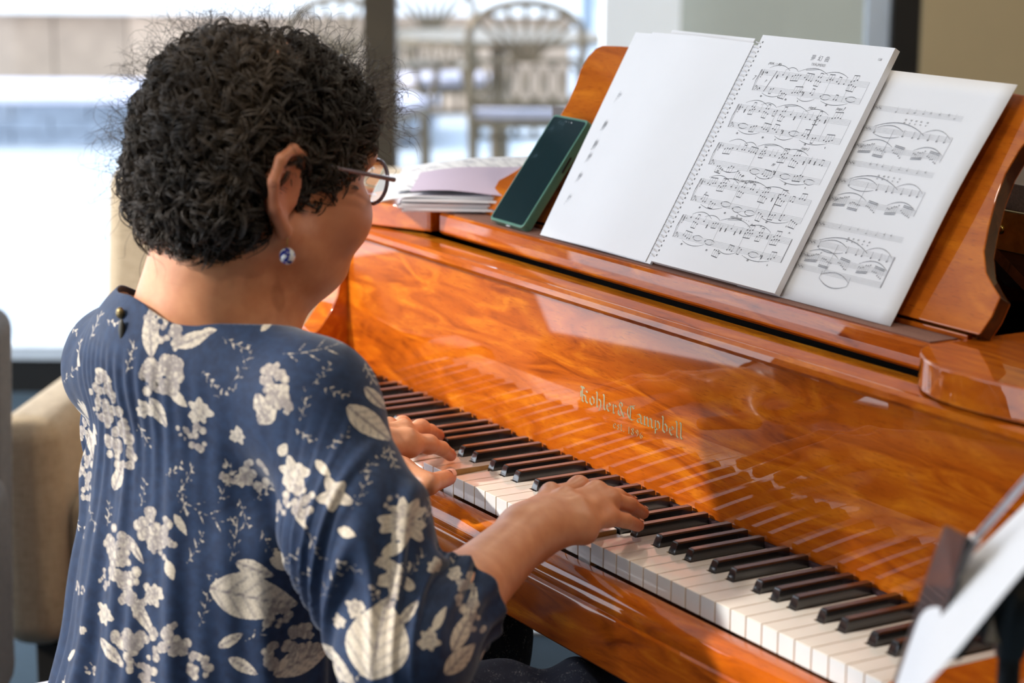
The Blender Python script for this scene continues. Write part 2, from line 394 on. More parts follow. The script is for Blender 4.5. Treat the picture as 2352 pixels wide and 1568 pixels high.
# front rail below the keys
prof = [(-.0035,-.0225),(-.012,-.0225),(-.020,-.0245),(-.0262,-.029),(-.0300,-.036),(-.0312,-.0445),(-.0306,-.0465),(-.0332,-.0485),(-.0345,-.055),(-.0345,-.102),(-.0325,-.1045),(.01,-.1045),(.01,-.040),(-.0035,-.035)]
MB().prism([(-.0775, y, K+z) for y, z in prof], (1.377,0,0)).build('key_slip', M['wood'], piano, smooth=True, angle=28)
MB().box(-.12, 1.342, .012, .45, K-.104, K-.024).build('keybed', M['wood_dark'], piano)
for x0, x1 in ((-.079,-.0012),(1.2232,1.301)):
    prf = [(-.031,-.103),(-.031,-.012),(-.026,.004),(-.014,.012),(.1400,.012),(.1400,-.103)]
    MB().prism([(x0,y,K+z) for y,z in prf], (x1-x0,0,0)).build('key_block', M['wood'], piano, bevel=.002)
for x0, x1 in ((-.128,-.0805),(1.3025,1.350)):
    prf = [(-.034,-.104),(-.036,-.03),(-.034,-.006),(-.020,.006),(.03,.016),(.070,.034),(.102,.059),(.119,.081),(.129,.101),(.134,.125),(.138,.203),(.62,.203),(.62,-.104)]
    MB().prism([(x0,y,K+z) for y,z in prf], (x1-x0,0,0)).build('case_arm', [M['wood']], piano, bevel=.0022)
# fallboard, upright behind the keys, with a rounded nose on top
fb = MB(); fx0, fx1 = -.0795, 1.3015
pf = [(.1465,.004),(.1452,.010),(.1450,.184),(.1420,.1875),(.1345,.1885),(.1315,.1925),(.1318,.1985),(.1355,.2020),(.1440,.2030),(.163,.2030),(.163,.004)]
fallboard = fb.prism([(fx0,y,K+z) for y,z in pf], (fx1-fx0,0,0)).build('fallboard', M['wood'], piano, smooth=True, angle=28)
MB().prism([(fx0,y,K+z) for y,z in [(.1648,.15),(.1648,.199),(.167,.2015),(.188,.2015),(.190,.199),(.190,.15)]], (fx1-fx0,0,0)).build('fallboard_rail', M['gold_wood'], piano, smooth=True, angle=28)
MB().box(.40,.56,.1905,.1912,K+.185,K+.1975).build('rail_hinge', M['brass'], piano)
# shelf of the music desk
MB().prism([(.097,y,K+z) for y,z in [(.1925,.2065),(.1895,.2095),(.1895,.2305),(.1915,.2340),(.262,.2340),(.262,.2065)]], (.931,0,0)).build('desk_shelf', M['wood'], piano, smooth=True, angle=28)
MB().box(.105,1.020,.1965,.2300,K+.2341,K+.2352).build('shelf_felt', M['felt'], piano)
MB().box(.110,1.030,.2325,.2400,K+.2341,K+.2395).build('shelf_rail', M['wood'], piano, bevel=.0012)
for x in (.20,.955):
    MB().tube([(x-.03,.2455,K+.2415),(x+.03,.2455,K+.2415)], .0030, 10).build('desk_hinge', M['brass'], piano, smooth=True)
# side slabs beside the shelf, bowed fronts
def slab(name, pts, z0=.2055, z1=.2362):
    return MB().prism([(x,y,K+z0) for x,y in pts], (0,0,z1-z0)).build(name, M['wood'], piano, bevel=.0022, seg=3)
slab('side_slab', [(1.0315,.262),(1.0315,.182),(1.040,.167),(1.056,.152),(1.078,.138),(1.102,.130),(1.130,.1265),(1.16,.1275),(1.20,.134),(1.26,.143),(1.352,.152),(1.352,.60),(1.0315,.60)])
slab('side_slab', [(.072,.262),(.072,.190),(.060,.183),(.03,.170),(-.01,.152),(-.05,.141),(-.13,.150),(-.13,.60),(.072,.60)])
# music desk, leaning back, lyre-curved ends
AD = R_(31.0); SA, CA = math.sin(AD), math.cos(AD)
def desk_pt(x, s, off=0.0, y0=.2285, z0=.2400):
    return (x, y0+s*SA-off*CA, K+z0+s*CA+off*SA)
hw = [(0,.452),(.020,.456),(.040,.455),(.049,.440),(.060,.424),(.080,.409),(.105,.400),(.135,.392),(.160,.389),(.185,.392),(.205,.398),(.225,.395),(.236,.388),(.2415,.376),(.2435,.34)]
mid = .5955
outl = [(mid+w, s) for s, w in hw]+[(mid+.2,.2475),(mid,.249),(mid-.2,.2475)]+[(mid-w, s) for s, w in hw[::-1]]
dpts = [desk_pt(x, s+.004, 0) for x, s in outl]
nrm = np.array([0, CA, -SA])*.017
md = MB().prism(dpts, nrm).build('music_desk', [M['wood_desk'], M['wood_dark']], piano, bevel=.0016, seg=2)
for f in md.data.polygons:
    if abs(f.normal.y*CA-f.normal.z*SA) < .35: f.material_index = 1
for x in (.30,.90):
    MB().obox((x,.36,K+.30),(.012,0,0),(0,.06,-.05),(0,.003,.004)).build('desk_prop', M['wood_dark'], piano)
# case behind: rim, sounding area, folded lid with its long hinge
def rim_xy():
    L = [(-.128,.60)]
    for t in np.linspace(0,1,8): L.append((-.128, .60+t*.55))
    for t in np.linspace(0,1,14):
        a = math.pi*(1-t); L.append((.17+.30*math.cos(a), 1.15+.30*math.sin(a)))
    for t in np.linspace(0,1,12)[1:]:
        x = .47+.88*t; y = 1.15-.40*(3*t*t-2*t*t*t); L.append((x, y))
    L += [(1.35,.60)]
    return L
rimc = rim_xy()
def offset(L, d):
    c = np.array([.5,.75]); out = []
    for p in L:
        v = np.array(p)-c; out.append(tuple(c+v*(1-d/np.linalg.norm(v))))
    return out
inn = offset(rimc, .04)
rb = MB()
n = len(rimc)
V = [(x,y,K-.12) for x,y in rimc]+[(x,y,K+.203) for x,y in rimc]+[(x,y,K-.12) for x,y in inn]+[(x,y,K+.203) for x,y in inn]
F = []
for i in range(n-1):
    F += [(i,i+1,n+i+1,n+i),(2*n+i,3*n+i,3*n+i+1,2*n+i+1),(n+i,n+i+1,3*n+i+1,3*n+i),(i,2*n+i,2*n+i+1,i+1)]
rb.add(V,F); rb.build('case_rim', M['wood'], piano, smooth=True)
MB().prism([(x,y,K-.02) for x,y in inn], (0,0,.012)).build('soundboard', M['black'], piano)
MB().box(-.08,1.30,.262,.60,K-.02,K+.02).build('pin_block', M['black'], piano)
MB().box(-.08,1.30,.2625,.268,K+.02,K+.196).build('action_rail', M['black'], piano)
lidpts = [(x, y) for x, y in offset(rimc, -.015) if y >= .58]
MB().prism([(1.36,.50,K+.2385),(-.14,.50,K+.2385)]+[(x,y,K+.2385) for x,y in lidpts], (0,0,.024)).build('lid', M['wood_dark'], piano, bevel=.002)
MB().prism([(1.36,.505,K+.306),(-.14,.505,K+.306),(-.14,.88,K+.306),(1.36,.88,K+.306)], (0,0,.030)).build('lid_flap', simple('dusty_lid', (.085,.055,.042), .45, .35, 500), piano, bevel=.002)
MB().box(-.13,1.35,.4985,.5035,K+.2635,K+.3055).build('lid_hinge', M['brass'], piano)
for x in np.arange(-.05,1.34,.12):
    MB().ball((x,.4975,K+.285),(.005,.002,.005),10,6).build('hinge_screw', M['brass'], piano, smooth=True)
for x, y in ((.02,.22),(1.20,.22),(.20,1.28)):
    b = MB(); b.box(x-.055,x+.055,y-.055,y+.055,.07,K-.105); b.build('leg', M['wood'], piano, bevel=.006)
    MB().tube([(x,y,.0),(x,y,.07)],.03,14).build('caster', M['brass'], piano, smooth=True)
# pedal lyre
MB().box(.50,.72,.30,.36,.06,.14).build('pedal_box', M['wood'], piano, bevel=.006)
for x in (.53,.69): MB().tube([(x,.33,.14),(x,.33,K-.104)],.016,10).build('lyre_rod', M['wood'], piano, smooth=True)
for x in (.55,.61,.67): MB().box(x-.012,x+.012,.22,.31,.062,.070).build('pedal', M['brass'], piano, bevel=.002)
# ---- gilt blackletter name on the fallboard, drawn with a broad nib
def nib(paths, ox, oz, sx, sz, w=.20, ang=48, y=.14488):
    b = MB(); a = R_(ang); nx, nz = math.cos(a)*w/2, math.sin(a)*w/2
    for pth in paths:
        for (x0,z0),(x1,z1) in zip(pth[:-1], pth[1:]):
            q = [(x0-nx,z0-nz),(x0+nx,z0+nz),(x1-nx,z1-nz),(x1+nx,z1+nz)]
            cx = sum(p[0] for p in q)/4; cz = sum(p[1] for p in q)/4
            q.sort(key=lambda p: math.atan2(p[1]-cz, p[0]-cx))
            b.add([(ox+x*sx, y, K+oz+z*sz) for x, z in q], [(0,1,2,3)])
    return b
G = {   # skeletons, x-height 1
 'K': (1.15,[[(.1,1.75),(.3,1.6),(.3,.15),(.12,0)],[(.3,.15),(.45,0)],[(.05,1.55),(.3,1.75),(.55,1.6)],[(.3,.9),(.75,1.4),(.95,1.25)],[(.4,.85),(.7,.75),(.75,.2),(.98,.02)],[(.12,1.2),(.12,.5)]]),
 'o': (.80,[[(.35,1.0),(.12,.75),(.12,.25),(.35,0)],[(.35,0),(.62,.25),(.62,.75),(.35,1.0)]]),
 'h': (.84,[[(.08,1.75),(.18,1.6),(.18,.1),(.05,0)],[(.18,.1),(.3,0)],[(.18,.8),(.42,1.0),(.64,.8),(.64,.2),(.45,-.35)]]),
 'l': (.45,[[(.08,1.75),(.2,1.6),(.2,.15),(.36,0)]]),
 'e': (.70,[[(.36,1.0),(.12,.75),(.12,.25),(.34,0),(.58,.2)],[(.36,1.0),(.56,.75),(.14,.45)]]),
 'r': (.62,[[(.05,.9),(.18,1.0),(.18,.1),(.05,0)],[(.18,.1),(.32,0)],[(.18,.8),(.38,1.0),(.55,.82)]]),
 '&': (1.15,[[(.95,.15),(.8,0),(.25,1.2),(.35,1.55),(.6,1.45),(.6,1.15),(.15,.55),(.15,.2),(.4,0),(.7,.25),(.95,.65)]]),
 'C': (1.10,[[(.85,1.35),(.6,1.6),(.3,1.5),(.12,1.1),(.12,.5),(.35,.1),(.65,0),(.95,.2)],[(.45,1.5),(.42,.1)],[(.62,1.6),(.95,1.75)]]),
 'a': (.80,[[(.12,.85),(.35,1.0),(.56,.8),(.56,.12),(.72,0)],[(.56,.55),(.22,.45),(.12,.2),(.3,0),(.56,.2)]]),
 'm': (1.25,[[(.05,.9),(.18,1.0),(.18,.1),(.06,0)],[(.18,.1),(.3,0)],[(.18,.8),(.42,1.0),(.58,.8),(.58,.1),(.46,0)],[(.58,.1),(.7,0)],[(.58,.8),(.84,1.0),(1.0,.8),(1.0,.12),(1.16,0)]]),
 'p': (.84,[[(.05,.9),(.18,1.0),(.18,-.5)],[(.18,.8),(.42,1.0),(.64,.75),(.64,.25),(.4,0),(.18,.15)]]),
 'b': (.82,[[(.08,1.75),(.18,1.6),(.18,.2),(.4,0)],[(.18,.8),(.42,1.0),(.64,.75),(.64,.25),(.4,0)]]),
 's': (.66,[[(.5,.85),(.3,1.0),(.14,.78),(.5,.4),(.34,0),(.12,.15)]]),
 't': (.58,[[(.2,1.35),(.2,.15),(.4,0)],[(.05,1.0),(.42,1.0)]]),
 '.': (.40,[[(.12,.12),(.2,.04)]]), ' ': (.45,[]),
 '1': (.55,[[(.08,1.2),(.26,1.4),(.26,.0)]]),
 '8': (.85,[[(.4,1.4),(.16,1.15),(.6,.45),(.4,0),(.14,.35),(.6,1.1),(.4,1.4)]]),
 '9': (.80,[[(.6,1.0),(.38,1.4),(.14,1.05),(.36,.68),(.6,.95),(.5,.3),(.3,0)]]),
 '6': (.80,[[(.55,1.4),(.22,.9),(.14,.4),(.38,0),(.62,.35),(.4,.7),(.16,.45)]]),
}
def letters(text, x, z, sx, sz, w):
    for ch in text:
        adv, pths = G[ch]
        if pths: nib(pths, x, z, sx, sz, w).build('logo_letter', M['logo'], piano, fix=False)
        x += adv*sx
    return x
TX = 'Kohler & Campbell'.replace(' & ', '&')
tw = sum(G[c][0] for c in TX); sc_ = (.704-.503)/tw
letters(TX, .504, .0770, sc_, .0098, .19)
T2 = 'est. 1896'; tw2 = sum(G[c][0] for c in T2); letters(T2, .572, .0605, .060/tw2, .0058, .16)
# ================================================================== things on the music desk
Y0B, Z0B = .2065, .2358
def page(x, s, off=0.0):
    return desk_pt(x, s, off, Y0B, Z0B)
book = empty('spiral_music_book', (.556, .24, K+.2355), 'open white spiral-bound music book leaning on the music desk', 'music book')
SP = .5575; LX, RX, BH = .3235, .7815, .2850
def block(name, xa, xb, s0, s1, t, mat, lift=None, base=.0, skew=0.0, nx=10, parent=book):
    """a sheaf of pages lying on the desk plane, t thick"""
    b = MB(); n = nx
    def pt(i, j, k):
        u = i/n; x = xa+(xb-xa)*u+skew*(s0+(s1-s0)*j)*(1-u)
        o = base+k*t+(lift(u) if lift else 0)
        return page(x, s0+(s1-s0)*j, o)
    V = []
    for k in (0,1):
        for i in range(n+1):
            for j in (0,1): V.append(pt(i,j,k))
    N = 2*(n+1); F = []
    for i in range(n):
        a = 2*i; F += [(a,a+2,a+3,a+1),(N+a,N+a+1,N+a+3,N+a+2),(a,N+a,N+a+2,a+2),(a+1,a+3,N+a+3,N+a+1)]
    F += [(0,1,N+1,N),(2*n,N+2*n,N+2*n+1,2*n+1)]
    b.add(V,F); return b.build(name, mat, parent)
RT = .0075
lift_l = lambda u: .0015+.0045*math.sin(math.pi*min(1,u*1.05))**2*.6
block('page_block', SP+.0012, RX, .001, BH, RT, M['paper'], None, .0005)
block('page_block', LX, SP-.0012, -.002, BH-.012, .0030, M['paper'], lift_l, .0005, skew=-.045)
block('loose_leaf', LX+.0275, SP-.010, -.0012, BH-.010, .0004, M['paper'], lift_l, .0042, skew=-.015)
block('back_leaf', .372, SP-.02, .01, BH-.002, .0004, M['paper'], None, .0001, skew=.01)
# coil and punched holes
coil = []; NC = 46
for i in range(NC*10+1):
    a = 2*math.pi*i/10; s = .006+(BH-.012)*i/(NC*10)
    coil.append(page(SP+.0058*math.cos(a), s, .0052+.0052*math.sin(a)))
MB().tube(coil, .00055, 5).build('spiral_coil', M['wire'], book, smooth=True)
for k in range(NC):
    s = .006+(BH-.012)*(k+.5)/NC
    for dx, off in ((.0072, RT+.0007), (-.0072, .0068)):
        MB().add([page(SP+dx+.00115*math.cos(a), s+.00135*math.sin(a), off) for a in np.linspace(0,2*math.pi,8,endpoint=False)], [tuple(range(8))]).build('punched_hole', M['hole'], book, fix=False)
# ---- printed music -------------------------------------------------------
class Ink:
    def __init__(s, off, x0=0, ox=None): s.b = MB(); s.off = off
    def q(s, pts): s.b.add([page(x, y, s.off) for x, y in pts], [tuple(range(len(pts)))])
    def line(s, x0, y0, x1, y1, w):
        dx, dy = x1-x0, y1-y0; L = math.hypot(dx, dy) or 1; nx, ny = -dy/L*w/2, dx/L*w/2
        s.q([(x0-nx,y0-ny),(x1-nx,y1-ny),(x1+nx,y1+ny),(x0+nx,y0+ny)])
    def dot(s, x, y, rx, ry=None, tilt=.5):
        ry = ry or rx; c, n_ = math.cos(tilt), math.sin(tilt)
        s.q([(x+rx*math.cos(a)*c-ry*math.sin(a)*n_, y+rx*math.cos(a)*n_+ry*math.sin(a)*c) for a in np.linspace(0,2*math.pi,8,endpoint=False)])
    def arc(s, x0, y0, x1, y1, h, w=.00045, n=10):
        pts = [(x0+(x1-x0)*t, y0+(y1-y0)*t+h*4*t*(1-t)) for t in np.linspace(0,1,n+1)]
        for k, (a, b) in enumerate(zip(pts[:-1], pts[1:])): s.line(*a, *b, w*(.5+.9*math.sin(math.pi*(k+.5)/n)))
    def staff(s, x0, x1, y, g=.00150, w=.00013):
        for k in range(5): s.line(x0, y-k*g, x1, y-k*g, w)
    def group(s, x, y, n_, dx, up, slope=0, hl=.0056, r=.00092, beam=1, bw=.0009):
        sg = 1 if up else -1
        ys = [y+slope*k+random.choice((0,.00075,-.00075)) for k in range(n_)]
        yb = (max(ys) if up else min(ys))+sg*hl
        for k in range(n_):
            xx = x+k*dx; s.dot(xx, ys[k], r*1.15, r*.82); s.line(xx+sg*r, ys[k], xx+sg*r, yb+slope*.3*k, .00022)
        if n_ > 1:
            for q in range(beam): s.line(x+sg*r, yb-sg*q*.0016, x+sg*r+(n_-1)*dx, yb+slope*.3*(n_-1)-sg*q*.0016, bw)
    def treble(s, x, y):
        for a0 in range(9):
            a = a0*.8; b = (a0+1)*.8
            s.line(x+.0014*math.cos(a)*(1-a0*.07), y-.0035+.0022*math.sin(a)*(1+a0*.05), x+.0014*math.cos(b)*(1-a0*.07), y-.0035+.0022*math.sin(b)*(1+a0*.05), .00035)
        s.line(x+.0003, y+.0016, x-.0004, y-.0088, .0003); s.dot(x-.0008, y-.0086, .0006)
    def bass(s, x, y):
        s.arc(x-.0012, y-.0014, x+.0016, y-.0030, .0022, .0006, 8); s.line(x+.0016, y-.0030, x-.0010, y-.0058, .0004); s.dot(x-.0008, y-.0016, .0006)
        s.dot(x+.0026, y-.0012, .0003); s.dot(x+.0026, y-.0026, .0003)
    def fermata(s, x, y): s.arc(x-.0016, y, x+.0016, y, .0016); s.dot(x, y+.0004, .0004)
    def ped(s, x, y):
        for k in range(4): s.line(x+k*.0007, y-.0009, x+k*.0007+.0006, y+.0009, .00028)
        s.arc(x-.0006, y, x+.003, y, .0012, .0003, 5)
    def flat(s, x, y): s.line(x, y+.0025, x, y-.0008, .00022); s.arc(x, y-.0008, x, y+.0008, 0); s.dot(x+.0005, y, .0006, .0007)
    def sharp(s, x, y):
        for k in (-.0004,.0004): s.line(x+k, y-.0016, x+k, y+.0016, .0002); s.line(x-.0009, y+k-.0002, x+.0009, y+k+.0003, .0004)
    def build(s, name, mat, parent): return s.b.build(name, mat, parent, fix=False)
def text_on_page(txt, x, s, size, off, mat, parent, italic=0.0, name='printed_text', align='CENTER'):
    cu = bpy.data.curves.new(name, 'FONT'); cu.body = txt; cu.size = size; cu.align_x = align; cu.shear = italic
    tmp = bpy.data.objects.new(name, cu); col.objects.link(tmp)
    dg = bpy.context.evaluated_depsgraph_get(); me0 = tmp.evaluated_get(dg).to_mesh()
    V = [tuple(v.co) for v in me0.vertices]; F = [tuple(p.vertices) for p in me0.polygons]
    tmp.evaluated_get(dg).to_mesh_clear(); bpy.data.objects.remove(tmp); bpy.data.curves.remove(cu)
    if not V: return None
    b = MB(); b.add([page(x+p[0], s+p[1], off) for p in V], F)
    return b.build(name, mat, parent, fix=False)
def score_system(x0, x1, yt, yb, seed, first=False, final=False):
    random.seed(seed); k = Ink(RT+.0007); g = .0015
    k.staff(x0, x1, yt, g); k.staff(x0, x1, yb, g)
    k.line(x0, yt, x0, yb-4*g, .0003); k.line(x1, yt, x1, yb-4*g, .00025)
    k.arc(x0-.0018, yt, x0-.0018, (yt+yb-4*g)/2, 0); k.line(x0-.0008, yt+.0004, x0-.0028, (yt+yb)/2-.003, .0005); k.line(x0-.0028, (yt+yb)/2-.003, x0-.0008, yb-4*g-.0004, .0005)
    k.treble(x0+.0032, yt-.0006); k.bass(x0+.0032, yb); k.flat(x0+.0072, yt-.003); k.flat(x0+.0072, yb-.0045)
    if first:
        for yy in (yt, yb): k.arc(x0+.0095, yy-.0016, x0+.0095, yy-.0045, 0); k.dot(x0+.0105, yy-.003, .0009, .0013)
        k.line(x0+.0260, yt+.0004, x0+.0195, yb-4*g, .0008)
    L = x1-x0; bars = [x0+L*f for f in ((.36,.60,.82) if not first else (.44,.66,.84))]
    for bx_ in bars: k.line(bx_, yt, bx_, yb-4*g, .00022)
    if not first and seed % 2 == 0: k.line(x0+L*.72, yt+.0004, x0+L*.72, yb-4*g, .0008)
    x = x0+(.030 if first else .014)
    while x < x1-.012:                       # upper stave
        c = random.random()
        if c < .30:
            n_ = random.choice((2,3,4)); k.group(x, yt-random.uniform(.001,.006), n_, .0042, random.random() < .6, random.choice((.0006,-.0006,.0009)), beam=1); w = n_*.0042
        elif c < .55:
            yy = yt-random.uniform(.002,.007)
            for d in (0,.0015,.0030): k.dot(x, yy-d, .00105, .00078)
            k.line(x+.0009, yy-.003, x+.0009, yy+.0045, .00022); w = .0045
        elif c < .8:
            n_ = random.choice((3,4)); k.group(x, yt-.0050, n_, .0038, False, random.choice((-.0007,.0005)), .005); k.group(x+.001, yt-.0010, n_-1, .0042, True, .0006, .0048); w = n_*.0042
        else:
            k.dot(x, yt-random.uniform(.001,.006), .0011, .0008); k.line(x+.001, yt-.003, x+.001, yt+.003, .0002); w = .0045
        x += w+.0040
    x = x0+(.030 if first else .016)
    while x < x1-.014:                       # lower stave
        c = random.random(); yy = yb-random.uniform(.0005,.006)
        if c < .35: k.group(x, yy, random.choice((2,3,4)), .0042, random.random() < .5, random.choice((.0007,-.0009))); w = .014
        elif c < .6: k.dot(x, yy, .0011,.0008); k.arc(x, yy-.0012, x+.016, yy-.0012, -.0022); k.arc(x, yy+.0012, x+.016, yy+.0012, .0016); w = .018
        elif c < .8:
            for d in (0,.0015,.003): k.dot(x, yy-d, .00105,.00078)
            k.sharp(x-.0024, yy); k.line(x-.001, yy-.003, x-.001, yy-.008, .0002); w = .0065
        else: k.group(x, yy-.003, 4, .0036, False, -.0011, .0045); w = .015
        x += w+.0045
    for (fa, fb, h) in ((.07,.26,.0050),(.20,.34,.0038),(.33,.62,.0058),(.58,.80,.0044)): k.arc(x0+L*fa+random.uniform(-.004,.004), yt+.0030, x0+L*fb, yt+.0022, h)
    for (fa, fb) in ((.10,.30),(.44,.60),(.66,.9)): k.arc(x0+L*fa, yb-4*g-.002, x0+L*fb, yb-4*g-.001, -.0036)
    for f in (.10,.34,.72): k.ped(x0+L*f, yb-4*g-.0062)
    for f in (.46,.9): k.dot(x0+L*f, yb-4*g-.0060, .0006,.0011,0)
    k.line(x0+L*.40, yt+.0058, x0+L*.52, yt+.0078, .0002); k.line(x0+L*.40, yt+.0050, x0+L*.52, yt+.0078, .0002)
    if final:
        for f in (.62,.7,.95): k.fermata(x0+L*f, yt+.005)
        k.line(x1-.001, yt, x1-.001, yb-4*g, .0006)
    k.build('printed_music', M['ink'], book)
for n_, (xa, yt, yb) in enumerate([(.588,.2435,.2240),(.578,.1990,.1770),(.577,.1510,.1300),(.577,.1060,.0850),(.577,.0610,.0400)]):
    score_system(xa, .7690, yt, yb, n_+11, n_ == 0, n_ == 4)
RO = RT+.0007
text_on_page('夢  幻  曲', .674, .2615, .0075, RO, M['ink2'], book)
text_on_page('TRÄUMEREI', .676, .2550, .0046, RO, M['ink2'], book)
text_on_page('158', .767, .2690, .0042, RO, M['ink2'], book)
text_on_page('(M.M. ♩ = 80)', .604, .2505, .0042, RO, M['ink'], book, .3)
text_on_page('7', .5800, .2300, .0080, RO, M['ink'], book, .3)
for t_, x_, s_ in (('p',.603,.2300),('(espr.)',.744,.2085),('ritard.',.700,.2055),('(espr.)',.720,.1590),('pp',.683,.1360),('(espr.)',.662,.1120),('ritard.',.648,.1110),('p',.596,.0900),('ritardando  -  -  -',.672,.0690)):
    text_on_page(t_, x_, s_, .0048, RO, M['ink'], book, .35)
# clef ends along the left margin
k = Ink(.0072); random.seed(5)
for y_, n_ in ((.190,1),(.152,3),(.126,3),(.1085,2),(.082,2),(.052,1)):
    xm = .3455+(-.020)*(y_-.1)
    k.line(xm+.002, y_+.004, xm-.002, y_-.012, .0003)
    for q in range(n_): k.treble(xm+.0012*(q % 2), y_-.002*q+.002); k.flat(xm+.003, y_-.002*q)
k.build('printed_music', M['ink'], book)
# second score, to the right and behind
sheet = empty('music_sheet', (.86, .24, K+.2355), 'single white sheet of printed music half hidden behind the spiral book', 'sheet music')
_bk = book; book2 = sheet
def sheet_block():
    b = MB(); NX, NY = 12, 16
    def pt(u, v):
        x = .705+(.9485-.705)*u+.012*v; s = .0015+.2635*v
        return page(x, s, -.0030+.004*(u**3)*math.sin(math.pi*v)+.0006*math.sin(9*v+3*u))
    V = [pt(i/NX, j/NY) for i in range(NX+1) for j in range(NY+1)]
    F = [(i*(NY+1)+j,(i+1)*(NY+1)+j,(i+1)*(NY+1)+j+1,i*(NY+1)+j+1) for i in range(NX) for j in range(NY)]
    b.add(V,F); o = b.build('paper', M['paper'], sheet, smooth=True)
    o.modifiers.new('thick','SOLIDIFY').thickness = .0008; o.modifiers['thick'].offset = -1
sheet_block()
class Ink2(Ink):
    def q(s, pts):
        def P(x, y):
            v = (y-.0015)/.2635; u = (x-.705-.012*v)/(.9485-.705)
            return page(x, y, -.0030+.004*(max(u,0)**3)*math.sin(math.pi*min(max(v,0),1))+.0006*math.sin(9*v+3*u)+.0006)
        s.b.add([P(x,y) for x,y in pts], [tuple(range(len(pts)))])
random.seed(23)
k = Ink2(0); kp = Ink2(0)
for (y_, kind) in ((.2240,'v'),(.2000,'t'),(.1800,'b'),(.1605,'v'),(.1395,'t'),(.1190,'b'),(.0900,'v'),(.0690,'t'),(.0540,'b'),(.0410,'e')):
    kp.staff(.760, .9130, y_, .0013, .00022)
    k.treble(.7785, y_); [k.flat(.783+.0024*i, y_-.002-.001*(i % 2)) for i in range(4)]
    if kind == 'v':
        x = .815
        while x < .908: kp.dot(x, y_-random.uniform(0,.005), .0010,.0008); kp.line(x+.0009, y_-.003, x+.0009, y_+.002, .0003); x += random.uniform(.009,.018)
        for i in range(5): kp.dot(.835+.008*i+random.uniform(-.001,.001), y_-.0115, .0012,.0010); kp.dot(.835+.008*i, y_-.015, .0010,.0008)
    elif kind == 't':
        k.arc(.795, y_+.001, .872, y_-.002, .0085, .0007); k.arc(.800, y_, .840, y_-.001, .0045, .0006); kp.arc(.868, y_, .910, y_-.002, .007, .0007); k.arc(.798, y_-.007, .838, y_-.007, -.003, .0006)
        for x in (.798,.842,.857,.866,.88,.893,.904): k.line(x, y_-.006, x, y_+.001, .0004); k.dot(x, y_-.006, .0012,.0009)
    elif kind == 'b':
        for (x, n_, up, sl) in ((.789,7,False,.0009),(.813,6,False,-.0003),(.838,6,True,-.0011),(.870,6,False,.0010),(.891,6,True,-.0011)):
            k.group(x, y_-.003, n_, .0030, up, sl, .006, .0008, 2, .0009)
        k.arc(.789, y_+.002, .835, y_+.001, .0055, .0006); k.arc(.868, y_+.001, .91, y_, .006, .0006)
    else:
        k.arc(.822, y_-.006, .866, y_-.008, .006, .0006); k.arc(.822, y_-.010, .866, y_-.012, -.006, .0006); k.line(.822, y_-.002, .822, y_-.010, .0005); k.line(.866, y_-.002, .866, y_-.012, .0005)
for (ya, yb) in ((.200,.172),(.1395,.113),(.069,.036)):
    for x in (.826,.913): k.line(x, ya, x-.001, yb, .0004)
k.line(.9125,.069,.9125,.036,.0010)
k.build('printed_music', M['ink2'], sheet); kp.build('printed_music', M['ink3'], sheet)
# phone in a green case
phone = empty('mobile_phone', (.255, .21, K+.2352), 'dark-screened mobile phone in a green case leaning on the desk', 'phone')
AP = R_(34.5); SPh, CPh = math.sin(AP), math.cos(AP)
PR = R_(-1.5)
def ph(x, s, off):
    xx = .2125+x*math.cos(PR)-s*math.sin(PR)*0+.0; ss = s+x*math.sin(PR)*.4
    return (xx+.010*s/.15, .1985+ss*SPh-off*CPh, K+.2390+ss*CPh+off*SPh)
def rrect(x0, x1, s0, s1, r, n=5):
    L = []
    for cx, cy, a0 in ((x1-r,s1-r,0),(x0+r,s1-r,90),(x0+r,s0+r,180),(x1-r,s0+r,270)):
        for a in np.linspace(a0, a0+90, n+1): L.append((cx+r*math.cos(R_(a)), cy+r*math.sin(R_(a))))
    return L
GC = simple('green_phone_case', (.085,.215,.155), .3, .06, 50, coat=.4)
SC = NT('phone_glass'); v_ = SC.coord((1,1,1)); sm = SC.noise(v_, 24, 6, .65, .6)
SC.P(Base_Color=SC.mix(SC.ramp(sm, [(.55,(0,0,0)),(.80,(.45,.45,.45))]), (.010,.026,.030), (.09,.15,.18)), Roughness=.10, Specular_IOR_Level=.7)
def plate(name, L, o0, o1, mat, bev=0):
    b = MB(); n = len(L)
    V = [ph(x,s,o0) for x,s in L]+[ph(x,s,o1) for x,s in L]
    b.add(V, [tuple(range(n))[::-1], tuple(range(n,2*n))]+[(i,(i+1) % n,n+(i+1) % n,n+i) for i in range(n)]); return b.build(name, mat, phone, bevel=bev, seg=2)
W_, H_ = .0805, .1540
plate('case', rrect(0, W_, 0, H_, .006), -.0085, .0040, GC, .0012)
plate('screen', rrect(.0032, W_-.0026, .0032, H_-.0032, .004), .0036, .0044, SC.m)
plate('side_button', rrect(.0, .001, .0, .001, .0003), -.002, -.001, GC)
MB().obox(np.array(ph(W_+.0003, .094, -.0022)), (.0007,0,0), np.array([0,SPh,CPh])*.011, np.array([0,-CPh,SPh])*.0014).build('side_button', M['black'], phone, bevel=.0006)
for dx in (-.006,0,.006):
    MB().ball(ph(.043+dx, H_-.0075, .0045), (.0012,.0006,.0006), 8, 6).build('front_camera', simple('lens_grey', (.1,.12,.13), .1, .1, 50) if dx < 6e-3 else M['wire'], phone, smooth=True)  # small grey lens dots, the last one white
MB().obox(np.array(ph(.040, -.0002, -.002)), (.0045,0,0), np.array([0,SPh,CPh])*.0006, np.array([0,-CPh,SPh])*.0014).build('charging_port', M['wire'], phone, bevel=.0004)
